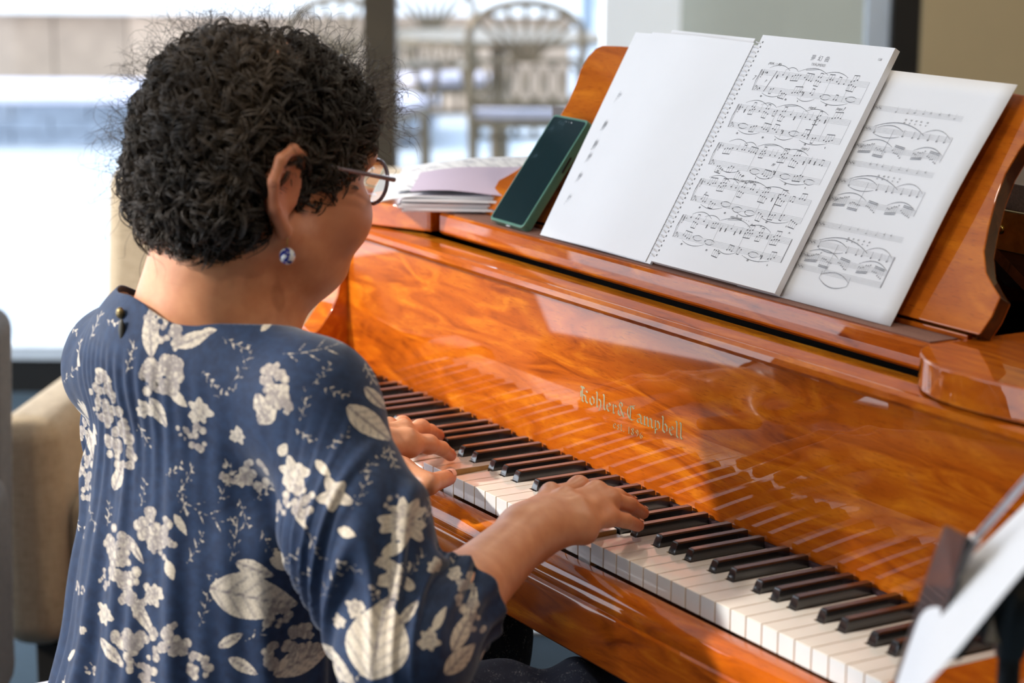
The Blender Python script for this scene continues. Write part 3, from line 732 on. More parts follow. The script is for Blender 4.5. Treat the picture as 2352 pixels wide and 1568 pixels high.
# pile of loose music on the left slab
e1 = np.array([.60,.80]); e2 = np.array([-.80,.60]); F0 = np.array([.083,.140])
def sheaf(i, name, off, rot, z, t, L=(.30,.21), curl=None, mat='paper', label=None):
    a = R_(rot); Ra = np.array([[math.cos(a),-math.sin(a)],[math.sin(a),math.cos(a)]])
    E1, E2 = Ra @ e1, Ra @ e2; NX, NY = 10, 8; b = MB(); V = []
    for k in (0,1):
        for ii in range(NX+1):
            for jj in range(NY+1):
                u, v = ii/NX, jj/NY; q = F0+np.array(off)+E1*u*L[0]+E2*v*L[1]
                V.append((q[0], q[1], K+z+k*t+(curl(u,v) if curl else 0)))
    N = (NX+1)*(NY+1); F = []; idx = lambda i,j,k: k*N+i*(NY+1)+j
    for ii in range(NX):
        for jj in range(NY):
            F += [(idx(ii,jj,1),idx(ii+1,jj,1),idx(ii+1,jj+1,1),idx(ii,jj+1,1)),(idx(ii,jj,0),idx(ii,jj+1,0),idx(ii+1,jj+1,0),idx(ii+1,jj,0))]
    for ii in range(NX): F += [(idx(ii,0,0),idx(ii+1,0,0),idx(ii+1,0,1),idx(ii,0,1)),(idx(ii,NY,0),idx(ii,NY,1),idx(ii+1,NY,1),idx(ii+1,NY,0))]
    for jj in range(NY): F += [(idx(0,jj,0),idx(0,jj,1),idx(0,jj+1,1),idx(0,jj+1,0)),(idx(NX,jj,0),idx(NX,jj+1,0),idx(NX,jj+1,1),idx(NX,jj,1))]
    b.add(V,F); o = b.build(name, M[mat], None, smooth=True, angle=50)
    tag(o, label or 'white loose sheets of music inside the pile left of the phone', 'sheet music', 'loose music sheets in the pile'); return o
t_ = NT('printed_sheet'); v_ = t_.coord((1,1,1), rot=(0,0,R_(-53))); 
lines = t_.noise(t_.coord((14,70,1), rot=(0,0,R_(-53))), 2.0, 4, .7)
t_.P(Base_Color=t_.ramp(lines, [(.36,(.45,.45,.50)),(.52,(.82,.82,.84))]), Roughness=.75)
M['print'] = t_.m
zz = .2366
for i in range(7):
    th = .0026
    sheaf(i, 'music_sheet', (random.uniform(-.004,.004), random.uniform(-.004,.004)), random.uniform(-2,3), zz, th); zz += th+.0003
droop = lambda u,v: -.016*max(0,(.14-u-.6*v)/.14)**1.5
sheaf(8, 'music_sheet', (-.02,-.036), 4, zz, .0012, curl=lambda u,v: -.010*max(0,(.16-u)/.16)*max(0,1-2*v)-.0*u, label='loose sheet whose bent corner droops over the piano edge'); zz += .0016
sheaf(9, 'music_sheet', (-.028,.002), 2, zz+.001, .001, curl=lambda u,v: .052*math.sin(math.pi*min(1,v*.9))**1.5*(.25+.75*u)+.004*math.sin(7*u), mat='print', label='bulging printed sheet on top of the pile of loose music')
sheaf(10, 'music_sheet', (.006,.010), -3, zz+.0045, .0008, L=(.26,.070), curl=lambda u,v: .042*v**1.3*(.35+.65*u)+.003*math.sin(9*u), mat='paper2', label='folded lilac sheet edge on the right of the music pile')
# ================================================================== the pianist (smooth implicit surfaces)
class Field:
    def __init__(s, lo, hi, h):
        s.lo = np.array(lo, float); s.h = h
        s.n = np.ceil((np.array(hi)-s.lo)/h).astype(int)+1
        s.F = np.full(s.n, .04, np.float32)
    def sub(s, lo, hi, pad):
        a = np.clip(np.floor((np.array(lo)-pad-s.lo)/s.h).astype(int), 0, s.n); b = np.clip(np.ceil((np.array(hi)+pad-s.lo)/s.h).astype(int)+1, 0, s.n)
        sl = tuple(slice(i, j) for i, j in zip(a, b))
        ax = [(s.lo[k]+s.h*np.arange(a[k], b[k])).astype(np.float32) for k in range(3)]
        return sl, ax[0][:,None,None], ax[1][None,:,None], ax[2][None,None,:]
    def union(s, sl, d, k):
        A = s.F[sl]
        if A.size == 0: return
        if k > 0:
            h = np.clip(.5+.5*(d-A)/k, 0, 1); s.F[sl] = d*(1-h)+A*h-k*h*(1-h)
        else: s.F[sl] = np.minimum(A, d)
    def cone(s, a, b, ra, rb, k=.012):
        a, b = np.array(a, float), np.array(b, float); r = max(ra, rb)
        sl, X, Y, Z = s.sub(np.minimum(a,b)-r, np.maximum(a,b)+r, k+.01)
        ab = b-a; L = ab @ ab
        t = np.clip(((X-a[0])*ab[0]+(Y-a[1])*ab[1]+(Z-a[2])*ab[2])/L, 0, 1)
        d = np.sqrt((X-a[0]-t*ab[0])**2+(Y-a[1]-t*ab[1])**2+(Z-a[2]-t*ab[2])**2)-(ra+(rb-ra)*t)
        s.union(sl, d, k)
    def chain(s, pts, rs, k=.012):
        for i in range(len(pts)-1): s.cone(pts[i], pts[i+1], rs[i], rs[i+1], k)
    def _ell(s, c, r, M3, pad):
        c = np.array(c, float); r = np.array(r, float); R = r.max()
        sl, X, Y, Z = s.sub(c-R, c+R, pad)
        M3 = np.eye(3) if M3 is None else np.array(M3)
        q = [(X-c[0])*M3[i][0]+(Y-c[1])*M3[i][1]+(Z-c[2])*M3[i][2] for i in range(3)]
        k0 = np.sqrt(sum((q[i]/r[i])**2 for i in range(3))); k1 = np.sqrt(sum((q[i]/r[i]**2)**2 for i in range(3)))+1e-6
        return sl, k0*(k0-1)/k1
    def ell(s, c, r, M3=None, k=.02):
        sl, d = s._ell(c, r, M3, k+.01); s.union(sl, d, k)
    def cut(s, c, r, M3=None, k=.006):
        sl, d = s._ell(c, r, M3, k+.01); A = s.F[sl]; d = -d
        h = np.clip(.5-.5*(d-A)/k, 0, 1); s.F[sl] = d*(1-h)+A*h+k*h*(1-h)
    def mesh(s):
        F = s.F; S = F < 0
        nx, ny, nz = s.n
        cnt = np.zeros((nx-1,ny-1,nz-1), np.uint8)
        for i in (0,1):
            for j in (0,1):
                for k in (0,1): cnt += S[i:nx-1+i, j:ny-1+j, k:nz-1+k]
        act = np.argwhere((cnt > 0) & (cnt < 8)); del cnt
        ident = np.full((nx-1,ny-1,nz-1), -1, np.int32); ident[act[:,0],act[:,1],act[:,2]] = np.arange(len(act))
        acc = np.zeros((len(act),3)); num = np.zeros(len(act))
        C = [(i,j,k) for i in (0,1) for j in (0,1) for k in (0,1)]
        val = {c: F[act[:,0]+c[0], act[:,1]+c[1], act[:,2]+c[2]].astype(float) for c in C}
        for c in C:
            for ax in range(3):
                if c[ax]: continue
                e = list(c); e[ax] = 1; e = tuple(e); a, b = val[c], val[e]
                m = (a < 0) != (b < 0); t = np.where(m, a/(a-b+1e-12), 0)
                p = np.tile(np.array(c, float), (len(act),1)); p[:,ax] = t
                acc += p*m[:,None]; num += m
        V = s.lo+s.h*(act+acc/np.maximum(num,1)[:,None])
        Q = []
        for ax in range(3):
            a1, a2 = (ax+1) % 3, (ax+2) % 3
            A = S.take(range(S.shape[ax]-1), ax); B = S.take(range(1, S.shape[ax]), ax)
            idx = np.argwhere(A != B)
            ok = (idx[:,a1] > 0) & (idx[:,a2] > 0) & (idx[:,a1] < s.n[a1]-1) & (idx[:,a2] < s.n[a2]-1); idx = idx[ok]
            flip = A[idx[:,0],idx[:,1],idx[:,2]]
            def cell(d1, d2):
                q = idx.copy(); q[:,a1] -= d1; q[:,a2] -= d2; return ident[q[:,0],q[:,1],q[:,2]]
            quad = np.stack([cell(1,1), cell(0,1), cell(0,0), cell(1,0)], 1)
            quad[~flip] = quad[~flip][:,::-1]; Q.append(quad)
        Q = np.concatenate(Q); Q = Q[(Q >= 0).all(1)]
        return V, Q
def smooth_verts(V, Q, it=2, lam=.5):
    E = np.concatenate([Q[:,[0,1]],Q[:,[1,2]],Q[:,[2,3]],Q[:,[3,0]]]); n = len(V)
    for _ in range(it):
        acc = np.zeros_like(V); num = np.bincount(E[:,0], minlength=n)+np.bincount(E[:,1], minlength=n)
        for k in range(3): acc[:,k] = np.bincount(E[:,0], V[E[:,1],k], n)+np.bincount(E[:,1], V[E[:,0],k], n)
        V = V+lam*(acc/np.maximum(num,1)[:,None]-V)
    return V
def vnormals(V, Q):
    fn = np.cross(V[Q[:,2]]-V[Q[:,0]], V[Q[:,3]]-V[Q[:,1]]); N = np.zeros_like(V)
    for k in range(4): np.add.at(N, Q[:,k], fn)
    return N/(np.linalg.norm(N, axis=1, keepdims=True)+1e-12)
def compact(V, Q, attrs=()):
    used = np.unique(Q); mp = np.full(len(V), -1); mp[used] = np.arange(len(used))
    return V[used], mp[Q], [a[used] for a in attrs]
def mesh_obj(name, V, Q, mat, parent, attrs={}):
    base = np.array(world_loc(parent)) if parent else np.zeros(3)
    W = V+np.array([0,0,K])-base
    me = bpy.data.meshes.new(name)
    me.vertices.add(len(W)); me.vertices.foreach_set('co', W.astype(np.float32).ravel())
    me.loops.add(Q.size); me.loops.foreach_set('vertex_index', Q.astype(np.int32).ravel())
    me.polygons.add(len(Q)); me.polygons.foreach_set('loop_start', np.arange(0, Q.size, Q.shape[1], dtype=np.int32)); me.polygons.foreach_set('loop_total', np.full(len(Q), Q.shape[1], np.int32))
    me.polygons.foreach_set('use_smooth', np.ones(len(Q), bool))
    me.update(calc_edges=True); me.validate()
    for k, a in attrs.items():
        at = me.attributes.new(k, 'FLOAT', 'POINT'); at.data.foreach_set('value', a.astype(np.float32))
    me.materials.append(mat)
    o = bpy.data.objects.new(name, me); col.objects.link(o)
    if parent: o.parent = parent
    return o
kz = lambda px, py, z: at_z(px, py, z+K)-np.array([0,0,K])     # pixel at a height above the keys
person = empty('person', (.60,-.40,0), 'seated person in navy floral blouse playing the piano keys', 'person')
# ---- joints (heights relative to the key tops)
SHR, SHL = np.array([.776,-.315,.182]), np.array([.487,-.385,.172])
ELR, WRR = np.array([.928,-.300,.002]), kz(1212,1224,.042)
ELL, WRL = np.array([.335,-.275,.000]), np.array([.458,-.125,.042])
TY = math.atan2(SHR[1]-SHL[1], SHR[0]-SHL[0]); TM = [[math.cos(TY),math.sin(TY),0],[-math.sin(TY),math.cos(TY),0],[0,0,1]]
HC = np.array([.640,-.300,.386])
hp, hyaw = R_(-12), R_(6)
hf = np.array([-math.sin(hyaw)*math.cos(hp), math.cos(hyaw)*math.cos(hp), math.sin(hp)]); hr = np.cross(hf,[0,0,1]); hr /= np.linalg.norm(hr); hu = np.cross(hr,hf)
HM = [hr, hf, hu]
def hd(r, f, u): return HC+hr*r+hf*f+hu*u
R_hand = dict(
 pinky=[kz(1342,1204,.043), kz(1398,1188,.039), kz(1436,1195,.030), kz(1466,1207,.019)],
 ring=[kz(1326,1170,.055), kz(1402,1147,.051), kz(1445,1160,.038), kz(1476,1178,.022)],
 middle=[kz(1297,1150,.060), kz(1370,1130,.058), kz(1418,1140,.043), kz(1452,1156,.024)],
 index=[kz(1264,1140,.058), kz(1330,1118,.056), kz(1362,1128,.038), kz(1376,1146,.019)])
R_thumb = [WRR+np.array([-.022,.022,-.008]), np.array([.735,-.050,.030]), np.array([.715,-.012,.020]), np.array([.700,.012,.012])]
L_hand = dict(
 index=[np.array([.462,-.052,.046]), kz(985,1021,.036), kz(1015,1030,.026), kz(1035,1046,.010)],
 middle=[np.array([.438,-.045,.050]), np.array([.405,-.006,.040]), np.array([.376,.022,.028]), kz(1008,1001,.013)],
 ring=[np.array([.412,-.050,.047]), np.array([.372,-.012,.038]), np.array([.345,.012,.026]), np.array([.322,.028,.012])],
 pinky=[np.array([.390,-.062,.042]), np.array([.355,-.036,.034]), np.array([.332,-.018,.022]), np.array([.316,-.006,.010])])
L_thumb = [WRL+np.array([.022,.018,-.006]), np.array([.502,-.082,.026]), kz(982,1112,.016), kz(1030,1096,.009)]
RAD = dict(index=(.0105,.0095,.0085,.0072), middle=(.0108,.0098,.0086,.0073), ring=(.0104,.0094,.0083,.0071), pinky=(.0096,.0086,.0077,.0066))
def build_body():
    B = Field((.22,-.60,-.32), (1.03,.10,.52), .0026)
    # trunk, hips
    B.ell((.628,-.356,.05), (.128,.078,.15), TM, .03); B.ell((.615,-.385,-.17), (.14,.098,.12), TM, .05)
    B.ell((.634,-.372,.178), (.094,.048,.074), TM, .02); B.cone(SHL, SHR, .034, .034, .03); B.chain([(.63,-.37,.10),(.632,-.375,.215),(.637,-.348,.30)], [.066,.050,.052], .04)
    B.cone((.634,-.372,.206), SHR+np.array([-.02,-.006,.0]), .042, .034, .03); B.cone((.630,-.376,.206), SHL+np.array([.02,-.006,.0]), .042, .034, .03)
    # arms
    for S, E, W in ((SHR,ELR,WRR),(SHL,ELL,WRL)):
        B.chain([S, E], [.042,.036], .02); m = E*.62+W*.38
        B.chain([E, m, W], [.036,.0365,.0265], .02)
    for hand, th, W in ((R_hand,R_thumb,WRR),(L_hand,L_thumb,WRL)):
        mc = [hand[f][0] for f in ('index','middle','ring','pinky')]; cen = sum(mc)/4
        B.cone(W, W+(cen-W)*.35, .0275, .024, .016)
        for f, P in hand.items():
            B.cone(W+(P[0]-W)*.22, P[0]-np.array([0,0,.006]), .0175, .0130, .014)
            k = .006; r = RAD[f]
            B.ell(P[0]+np.array([0,0,.0045]), (.0088,)*3, None, .007); B.ell(P[1]+np.array([0,0,.0008]), (r[1]+.0006,)*3, None, .003)
            B.cone(W+(P[0]-W)*.40+np.array([0,0,.0165]), P[0]+np.array([0,0,.0085]), .0042, .0042, .008)
            B.cone(P[0]-np.array([0,0,.002]), P[1], r[0]-.0004, r[1]-.0006, .010); B.cone(P[1], P[2], r[1], r[2], .003); B.cone(P[2], P[3], r[2], r[3], .003)
        for a, b in zip(mc[:-1], mc[1:]): B.cone(a-np.array([0,0,.008]), b-np.array([0,0,.008]), .010, .010, .008)
        B.chain([th[0], th[1], th[2], th[3]], [.0185,.0135,.0115,.0092], .007)
    # head
    B.ell(hd(0,-.012,.030), (.077,.098,.088), HM, .02); B.ell(hd(0,.030,-.030), (.066,.066,.078), HM, .03)
    B.ell(hd(0,.066,-.084), (.044,.034,.026), HM, .03); B.ell(hd(.037,.066,-.036), (.033,.034,.036), HM, .02); B.ell(hd(-.037,.066,-.036), (.033,.034,.036), HM, .02)
    B.cone(hd(0,.092,.016), hd(0,.112,-.024), .008, .0125, .012); B.cone(hd(-.014,.100,-.028), hd(.014,.100,-.028), .009, .009, .008)
    B.cone(hd(-.018,.088,-.058), hd(.018,.088,-.058), .009, .009, .008); B.cone(hd(-.018,.086,-.069), hd(.018,.086,-.069), .009, .009, .008)
    B.cone(hd(-.045,.078,.026), hd(.045,.078,.026), .014, .014, .016)
    for sg in (-1,1):
        B.cut(hd(sg*.031,.100,.006), (.017,.012,.010), HM, .008); B.ell(hd(sg*.031,.079,.006), (.013,.012,.012), HM, .003)
        B.cone(hd(sg*.060,-.01,-.055), hd(sg*.020,.055,-.090), .022, .020, .03)
    B.chain([hd(0,-.035,-.06), (.634,-.352,.27), (.632,-.368,.22)], [.054,.054,.056], .03)
    B.chain([hd(.0,.03,-.085), (.64,-.315,.235)], [.036,.045], .035)
    for sg in (-1,1):                        # ears
        c = hd(sg*.080,-.012,-.006)
        EM = [hr*math.cos(sg*.45)-hf*math.sin(sg*.45)*1, hf*math.cos(.45)+hr*sg*math.sin(.45)*-1, hu]
        B.chain([hd(sg*.078,-.008,.000), hd(sg*.089,-.016,.016), hd(sg*.098,-.032,.021), hd(sg*.105,-.047,.010), hd(sg*.105,-.051,-.010), hd(sg*.097,-.041,-.034), hd(sg*.084,-.018,-.054)], [.0045,.0050,.0052,.0052,.0052,.0056,.0074], .004)
        B.cone(hd(sg*.079,-.02,.004), hd(sg*.097,-.044,-.002), .004,.004,.006); B.ell(hd(sg*.087,-.030,-.014), (.007,.020,.031), HM, .006)
        B.cut(hd(sg*.095,-.024,-.014), (.0070,.0100,.016), HM, .004)
    V, Q = B.mesh(); V = smooth_verts(V, Q, 2)
    # stiff finger nails: small flattening is left to the material; skin redness attribute near finger tips, ears, cheeks
    red = np.zeros(len(V))
    for hand, th in ((R_hand,R_thumb),(L_hand,L_thumb)):
        for P in list(hand.values())+[th]: red = np.maximum(red, np.exp(-((V-P[3])**2).sum(1)/(2*.016**2))); red = np.maximum(red, .5*np.exp(-((V-P[1])**2).sum(1)/(2*.010**2)))
    red = np.maximum(red, np.exp(-((V-hd(.090,-.03,-.015))**2).sum(1)/(2*.03**2))); red = np.maximum(red, .7*np.exp(-((V-hd(.05,.07,-.03))**2).sum(1)/(2*.035**2)))
    return V, Q, red
sk = NT('skin'); cv = sk.coord(); n1 = sk.noise(cv, 60, 4); at_ = sk.n('ShaderNodeAttribute', attribute_name='red')
basec = sk.ramp(n1, [(.3,(.60,.255,.130)),(.7,(.70,.330,.175))]); basec = sk.mix(sk.math('MULTIPLY', at_.outputs['Fac'], .75), basec, (.58,.17,.09))
sk.P(Base_Color=basec, Roughness=.42, Subsurface_Weight=.12, Subsurface_Radius=(.012,.004,.002), Normal=sk.bump(sk.noise(cv, 900, 3), .15, .0006), Specular_IOR_Level=.45)
V, Q, red = build_body()
mesh_obj('body', V, Q, sk.m, person, {'red': red})
nailm = simple('finger_nail', (.72,.40,.32), .22, .05, 100, coat=.3)
def nail(P, up, w=.0052, l=.0068):
    a, b = P[2], P[3]; t = (b-a)/np.linalg.norm(b-a); n = np.array(up)-t*(np.array(up) @ t); n /= np.linalg.norm(n); s_ = np.cross(t, n)
    c = b+n*(RADT*.96)-t*.0004; mb = MB()
    mb.grid(lambda u,v: c+np.array([0,0,K])+t*(u-.5)*2*l*.62+s_*math.sin((v-.5)*2.2)*w*(1-.35*max(0,abs(u-.5)*2-.5))+n*(math.cos((v-.5)*2.2)-1)*w*.75+n*.0012, 8, 6)
    mb.build('finger_nail', nailm, person, smooth=True)
for hand in (R_hand, L_hand):
    for f, P in hand.items(): RADT = RAD[f][3]; nail(P, (0,0,1))
RADT = .0092; nail(L_thumb, (.75,-.35,.75), .0068, .0085); nail(R_thumb, (-.5,0,1), .0065, .008)

# ---- blouse
def build_blouse():
    B = Field((.22,-.62,-.33), (1.06,-.08,.29), .0023)
    B.ell((.628,-.358,.05), (.158,.099,.17), TM, .03); B.ell((.622,-.370,-.10), (.158,.108,.16), TM, .06); B.ell((.617,-.385,-.22), (.172,.120,.14), TM, .06)
    B.ell((.634,-.382,.188), (.124,.066,.108), TM, .03); B.cone(SHL, SHR, .046, .048, .04)
    B.cone((.634,-.380,.212), SHR+np.array([-.01,-.010,.006]), .059, .050, .04); B.cone((.630,-.386,.212), SHL+np.array([.01,-.010,.006]), .059, .047, .04)
    for S, E, W in ((SHR,ELR,WRR),(SHL,ELL,WRL)):
        m = (S+E)/2+np.array([0,-.004,-.006]); cuff = E+(W-E)*.42; over = E+(W-E)*.60
        B.chain([S, m, E+np.array([.0,-.006,-.012])], [.053,.059,.055], .03); B.chain([E+np.array([0,-.004,-.010]), cuff, over], [.053,.043,.041], .02)
    V, Q = B.mesh(); V = smooth_verts(V, Q, 3); N = vnormals(V, Q)
    # folds
    q = V-np.array([.625,-.36,0]); th = np.arctan2(q[:,0]*math.cos(TY)+q[:,1]*math.sin(TY), -(-q[:,0]*math.sin(TY)+q[:,1]*math.cos(TY)))
    z = V[:,2]; D = np.zeros(len(V))
    low = np.clip((.20-z)/.35, 0, 1)
    D += low*(.0045*np.sin(11*th+3*z+.6)+.003*np.sin(19*th-7*z+2.0)+.002*np.sin(31*th+5*z))
    gat = np.exp(-((V-BTN)**2).sum(1)/(2*.075**2)); D += gat*.0016*np.sin(th*44)*np.clip((.235-z)/.03,0,1)
    for S, E, W in ((SHR,ELR,WRR),(SHL,ELL,WRL)):
        ax = (E-S)/np.linalg.norm(E-S); tt = (V-S) @ ax; dist = np.linalg.norm(V-S-np.outer(np.clip(tt,0,.3),ax), axis=1)
        wgt = np.exp(-((tt-.17)/.075)**2)*np.clip((.11-dist)/.03,0,1)
        ph_ = 95*tt+16*np.sin(V[:,0]*22+V[:,1]*17)+30*V[:,2]
        D += wgt*(.0038*np.sin(ph_)+.0020*np.sin(1.9*ph_+1))
        wg2 = np.exp(-((V-S-np.array([-.03 if S is SHR else .03,-.02,-.10]))**2).sum(1)/(2*.05**2)); D += wg2*(.005*np.sin(70*(V[:,0]*.6-V[:,2]*.8)+8*V[:,1]))
        a2 = (W-E)/np.linalg.norm(W-E); t2 = (V-E) @ a2; d2 = np.linalg.norm(V-E-np.outer(np.clip(t2,0,.2),a2), axis=1); w3 = np.clip((.075-d2)/.02,0,1)*np.clip((t2-.02)/.03,0,1)
        D += w3*.0026*np.sin(24*np.arctan2((V-E) @ np.cross(a2,[0,0,1]), V[:,2]-E[2])/2+60*t2)
    V = V+N*D[:,None]
    V = smooth_verts(V, Q, 1)
    # openings: neck, cuffs, hem
    keep = np.ones(len(V), bool)
    nq = (V-NECK) @ np.array(NM).T
    keep &= ~((nq[:,0]/.108)**2+((nq[:,1]-.0)/.086)**2 < 1) | (nq[:,2] < -.075)
    for E, W in ((ELR,WRR),(ELL,WRL)):
        a2 = (W-E)/np.linalg.norm(W-E); t2 = (V-E) @ a2; d2 = np.linalg.norm(V-E-np.outer(t2,a2), axis=1); keep &= ~((t2 > np.linalg.norm(W-E)*.38) & (d2 < .10))
    keep &= V[:,2] > -.285
    Q = Q[keep[Q].all(1)]; V, Q, _ = compact(V, Q)
    E2 = np.sort(np.concatenate([Q[:,[0,1]],Q[:,[1,2]],Q[:,[2,3]],Q[:,[3,0]]]), axis=1); uq, ct = np.unique(E2, axis=0, return_counts=True); be = uq[ct == 1]
    for _ in range(14):                      # even out the cut edges
        acc = np.zeros_like(V); num = np.bincount(be.ravel(), minlength=len(V)).astype(float)
        for k in range(3): acc[:,k] = np.bincount(be[:,0], V[be[:,1],k], len(V))+np.bincount(be[:,1], V[be[:,0],k], len(V))
        m = num > 0; V[m] += .5*(acc[m]/num[m,None]-V[m])
    return V, Q
BTN = np.array([.612,-.450,.190])
NECK = np.array([.634,-.350,.25]); _ny = R_(8)
_nn = np.array([-.03,.30,.95]); _nn /= np.linalg.norm(_nn); _nx = np.array([math.cos(TY),math.sin(TY),0]); _nx -= _nn*(_nx @ _nn); _nx /= np.linalg.norm(_nx)
NM = [_nx, np.cross(_nn,_nx), _nn]
V, Q = build_blouse(); N = vnormals(V, Q)
from mathutils.bvhtree import BVHTree
bvh = BVHTree.FromPolygons([tuple(p) for p in V], [tuple(int(i) for i in f) for f in Q])
_cl = CAM-np.array([0,0,K])
motif = np.full(len(V), -3.0); vein = np.zeros(len(V))
def place(px, py):
    d = ray(px, py); hit = bvh.ray_cast(Vector(_cl), Vector(d/np.linalg.norm(d)), 6)
    if hit[0] is None: return None
    c = np.array(hit[0]); n = np.array(hit[1]); n = n if n @ d < 0 else -n; return c, n, hit[3]
def local(px, py, R):
    h = place(px, py)
    if h is None: return None
    c, n, dist = h; s = dist/FPX
    sel = np.where((((V-c)**2).sum(1) < (R*s*1.7)**2) & (N @ n > .1))[0]
    if len(sel) == 0: return None
    ex = RC[0]-n*(RC[0] @ n); ey = RC[1]-n*(RC[1] @ n)
    rel = V[sel]-c; d = ray(px, py); d = d/np.linalg.norm(d)
    # image-plane offsets so a motif keeps its photographed outline on oblique cloth
    a = (rel @ RC[0])/s; b = (rel @ RC[1])/s
    return sel, a, b
def put(sel, f, vn=None):
    m = f > motif[sel]; motif[sel] = np.where(m, np.clip(f,-3,4), motif[sel])
    if vn is not None: vein[sel] = np.where(f > 0, vn, vein[sel])
def leaf(px, py, L, W, ang):
    r = local(px, py, L*.6)
    if not r: return
    sel, a, b = r; c, s = math.cos(R_(ang)), math.sin(R_(ang)); u = (a*c+b*s)/(L/2); v = (-a*s+b*c)
    uu = np.clip((u+1)/2,0,1); w = W/2*np.sin(math.pi*uu**.8)**.9
    f = np.where(np.abs(u) < 1, (w-np.abs(v))/4, -3)
    vn = np.maximum(np.exp(-(v/2.5)**2), .8*np.clip(1.3*np.sin((u*L/2-np.abs(v)*.9)*2*math.pi/max(18,L/6))-.6,0,1))
    put(sel, f, vn if L > 60 else None)
def flower(px, py, R, n=7, eye=True):
    r = local(px, py, R)
    if not r: return
    sel, a, b = r; rho = np.hypot(a,b); t = np.arctan2(b,a)+px
    f = (R*(.76+.12*np.cos(n*t)+.10*np.cos(3*t+py)+.08*np.sin(5*t+2*px))-rho)/4
    vn = np.clip(.5+.6*np.sin(n*t*2+1),0,1)*.35*(rho > R*.35)
    if eye: vn = np.maximum(vn, .9*np.exp(-((rho-R*.30)/(R*.12))**2)*(.6+.4*np.sin(9*t)))
    put(sel, f, vn)
def cluster(px, py, R, k=None):
    R = R*1.08
    r = local(px, py, R*1.15)
    if not r: return
    sel, a, b = r; rs = np.random.default_rng(int(px*7+py)); f = np.full(len(sel), -3.0); vn = np.zeros(len(sel))
    for _ in range(k or max(8,int(R*.45))):
        rad = R*math.sqrt(rs.random())*.9; th = rs.random()*6.28; cr = R*(.17+.12*rs.random())
        d = np.hypot(a-rad*math.cos(th), b-rad*math.sin(th)); f = np.maximum(f, (cr-d)/4); vn = np.maximum(vn, .75*np.exp(-((d-cr*.92)/3.0)**2))
    put(sel, f, vn*(f > 0))
def sprig(px, py, L, ang, n=6):
    r = local(px, py, L*.75)
    if not r: return
    sel, a, b = r; c, s = math.cos(R_(ang)), math.sin(R_(ang)); u = a*c+b*s; v = -a*s+b*c-.0016*u*u
    f = np.where(np.abs(u) < L/2, (1.5-np.abs(v))/5, -3)
    for i in range(n):
        u0 = -L*.4+L*.85*i/n; sg = 1 if i % 2 else -1; ux = (u-u0)*.75+sg*v*.66; vx = -(u-u0)*.66*sg+v*.75
        f = np.maximum(f, np.where((ux > 0) & (ux < L*.28), (2.2*np.sin(math.pi*np.clip(ux/(L*.28),0,1))-np.abs(vx))/5, -3))
    put(sel, np.minimum(f*1.3,.6), np.full(len(sel), .2))
for a in ((345,762,115,42,95),(446,778,95,36,22),(545,736,80,28,25),(640,700,60,22,20),(365,948,80,34,-60),(410,915,60,26,-45),(650,1032,36,26,60),(742,1076,55,22,-45),(600,935,70,34,-70),(847,972,130,52,-40),(862,915,75,24,-50),
          (797,1223,48,26,-15),(580,1372,205,108,-12),(585,1308,95,40,-20),(868,1468,185,150,78),(699,1513,140,60,25),(770,1526,135,50,-38),(1063,1446,95,40,62),(1057,1513,90,46,40),(1085,1385,80,26,80),(272,1095,70,34,65),(210,1020,80,26,-70),
          (310,1262,80,22,-55),(330,1420,110,30,-55),(415,1205,60,20,-60),(390,1310,50,26,-70),(480,760,40,18,10),(237,862,60,26,-30),(255,1500,90,30,-40),(620,955,50,30,50),(905,1260,60,30,20),(690,1185,60,26,-70),(940,1405,70,24,50),(1010,1420,60,22,60),(530,1470,70,26,30),(560,1530,80,30,-30)): leaf(*a)
for a in ((458,945,36),(674,1088,44),(927,1199,62,10),(353,1365,32),(816,1396,27),(779,1427,20),(1045,1316,20),(1078,1325,18),(545,1000,24),(767,1137,44,5),(909,1328,48,5),(1000,1300,22),(880,1290,20),(640,905,34,5),(330,940,26),(240,1410,30),(560,1098,26),(985,1470,30)): flower(*a)
for a in ((371,862,58),(395,770,34),(360,735,30),(232,900,42),(266,985,46),(279,1042,38),(199,995,32),(190,1070,34),(199,1120,30),(620,868,38),(625,935,42),(588,1090,36),(526,1090,24),(452,1005,30),(686,1150,38),(640,1180,26),(353,1215,44),(372,1255,34),(273,1252,42),(288,1305,42),(316,1372,44),(291,1488,46),(409,1464,38),(347,1480,36),(705,1462,42),(1069,1362,36),(640,1420,30),(905,1375,24),(240,1330,22),(420,990,20),(905,1160,22),(1095,1430,24),(640,1500,36),(330,1550,36),(860,1360,18),(230,940,26),(450,1530,34)): cluster(*a)
for a in ((470,1180,150,-25),(520,1110,110,70),(430,1100,80,60),(720,805,150,12),(560,840,90,60),(700,930,80,75),(620,1255,90,-60),(480,870,60,-50),(780,1010,70,35),(740,860,70,50),(830,1130,90,65),(540,1240,100,80),(760,1340,110,55),(400,1080,60,30),(470,1400,90,75),(690,1330,80,40),(980,1180,70,70),(330,1130,70,80),(850,860,60,-60),(300,820,80,75),(520,900,70,20),(560,1180,80,-70),(610,1130,70,35),(720,1250,90,-65),(800,1300,70,-30),(450,1260,90,60),(500,1330,70,-20),(330,1000,70,-60),(420,1150,70,-80),(860,1060,80,40),(900,1050,60,-70),(600,1450,90,35),(800,1560,80,20),(960,1290,60,60),(250,1180,60,80),(660,1280,80,20),(700,1000,60,-35),(540,790,70,-25),(770,900,70,-20)): sprig(*a)
rs_ = np.random.default_rng(12); sk_ = 0
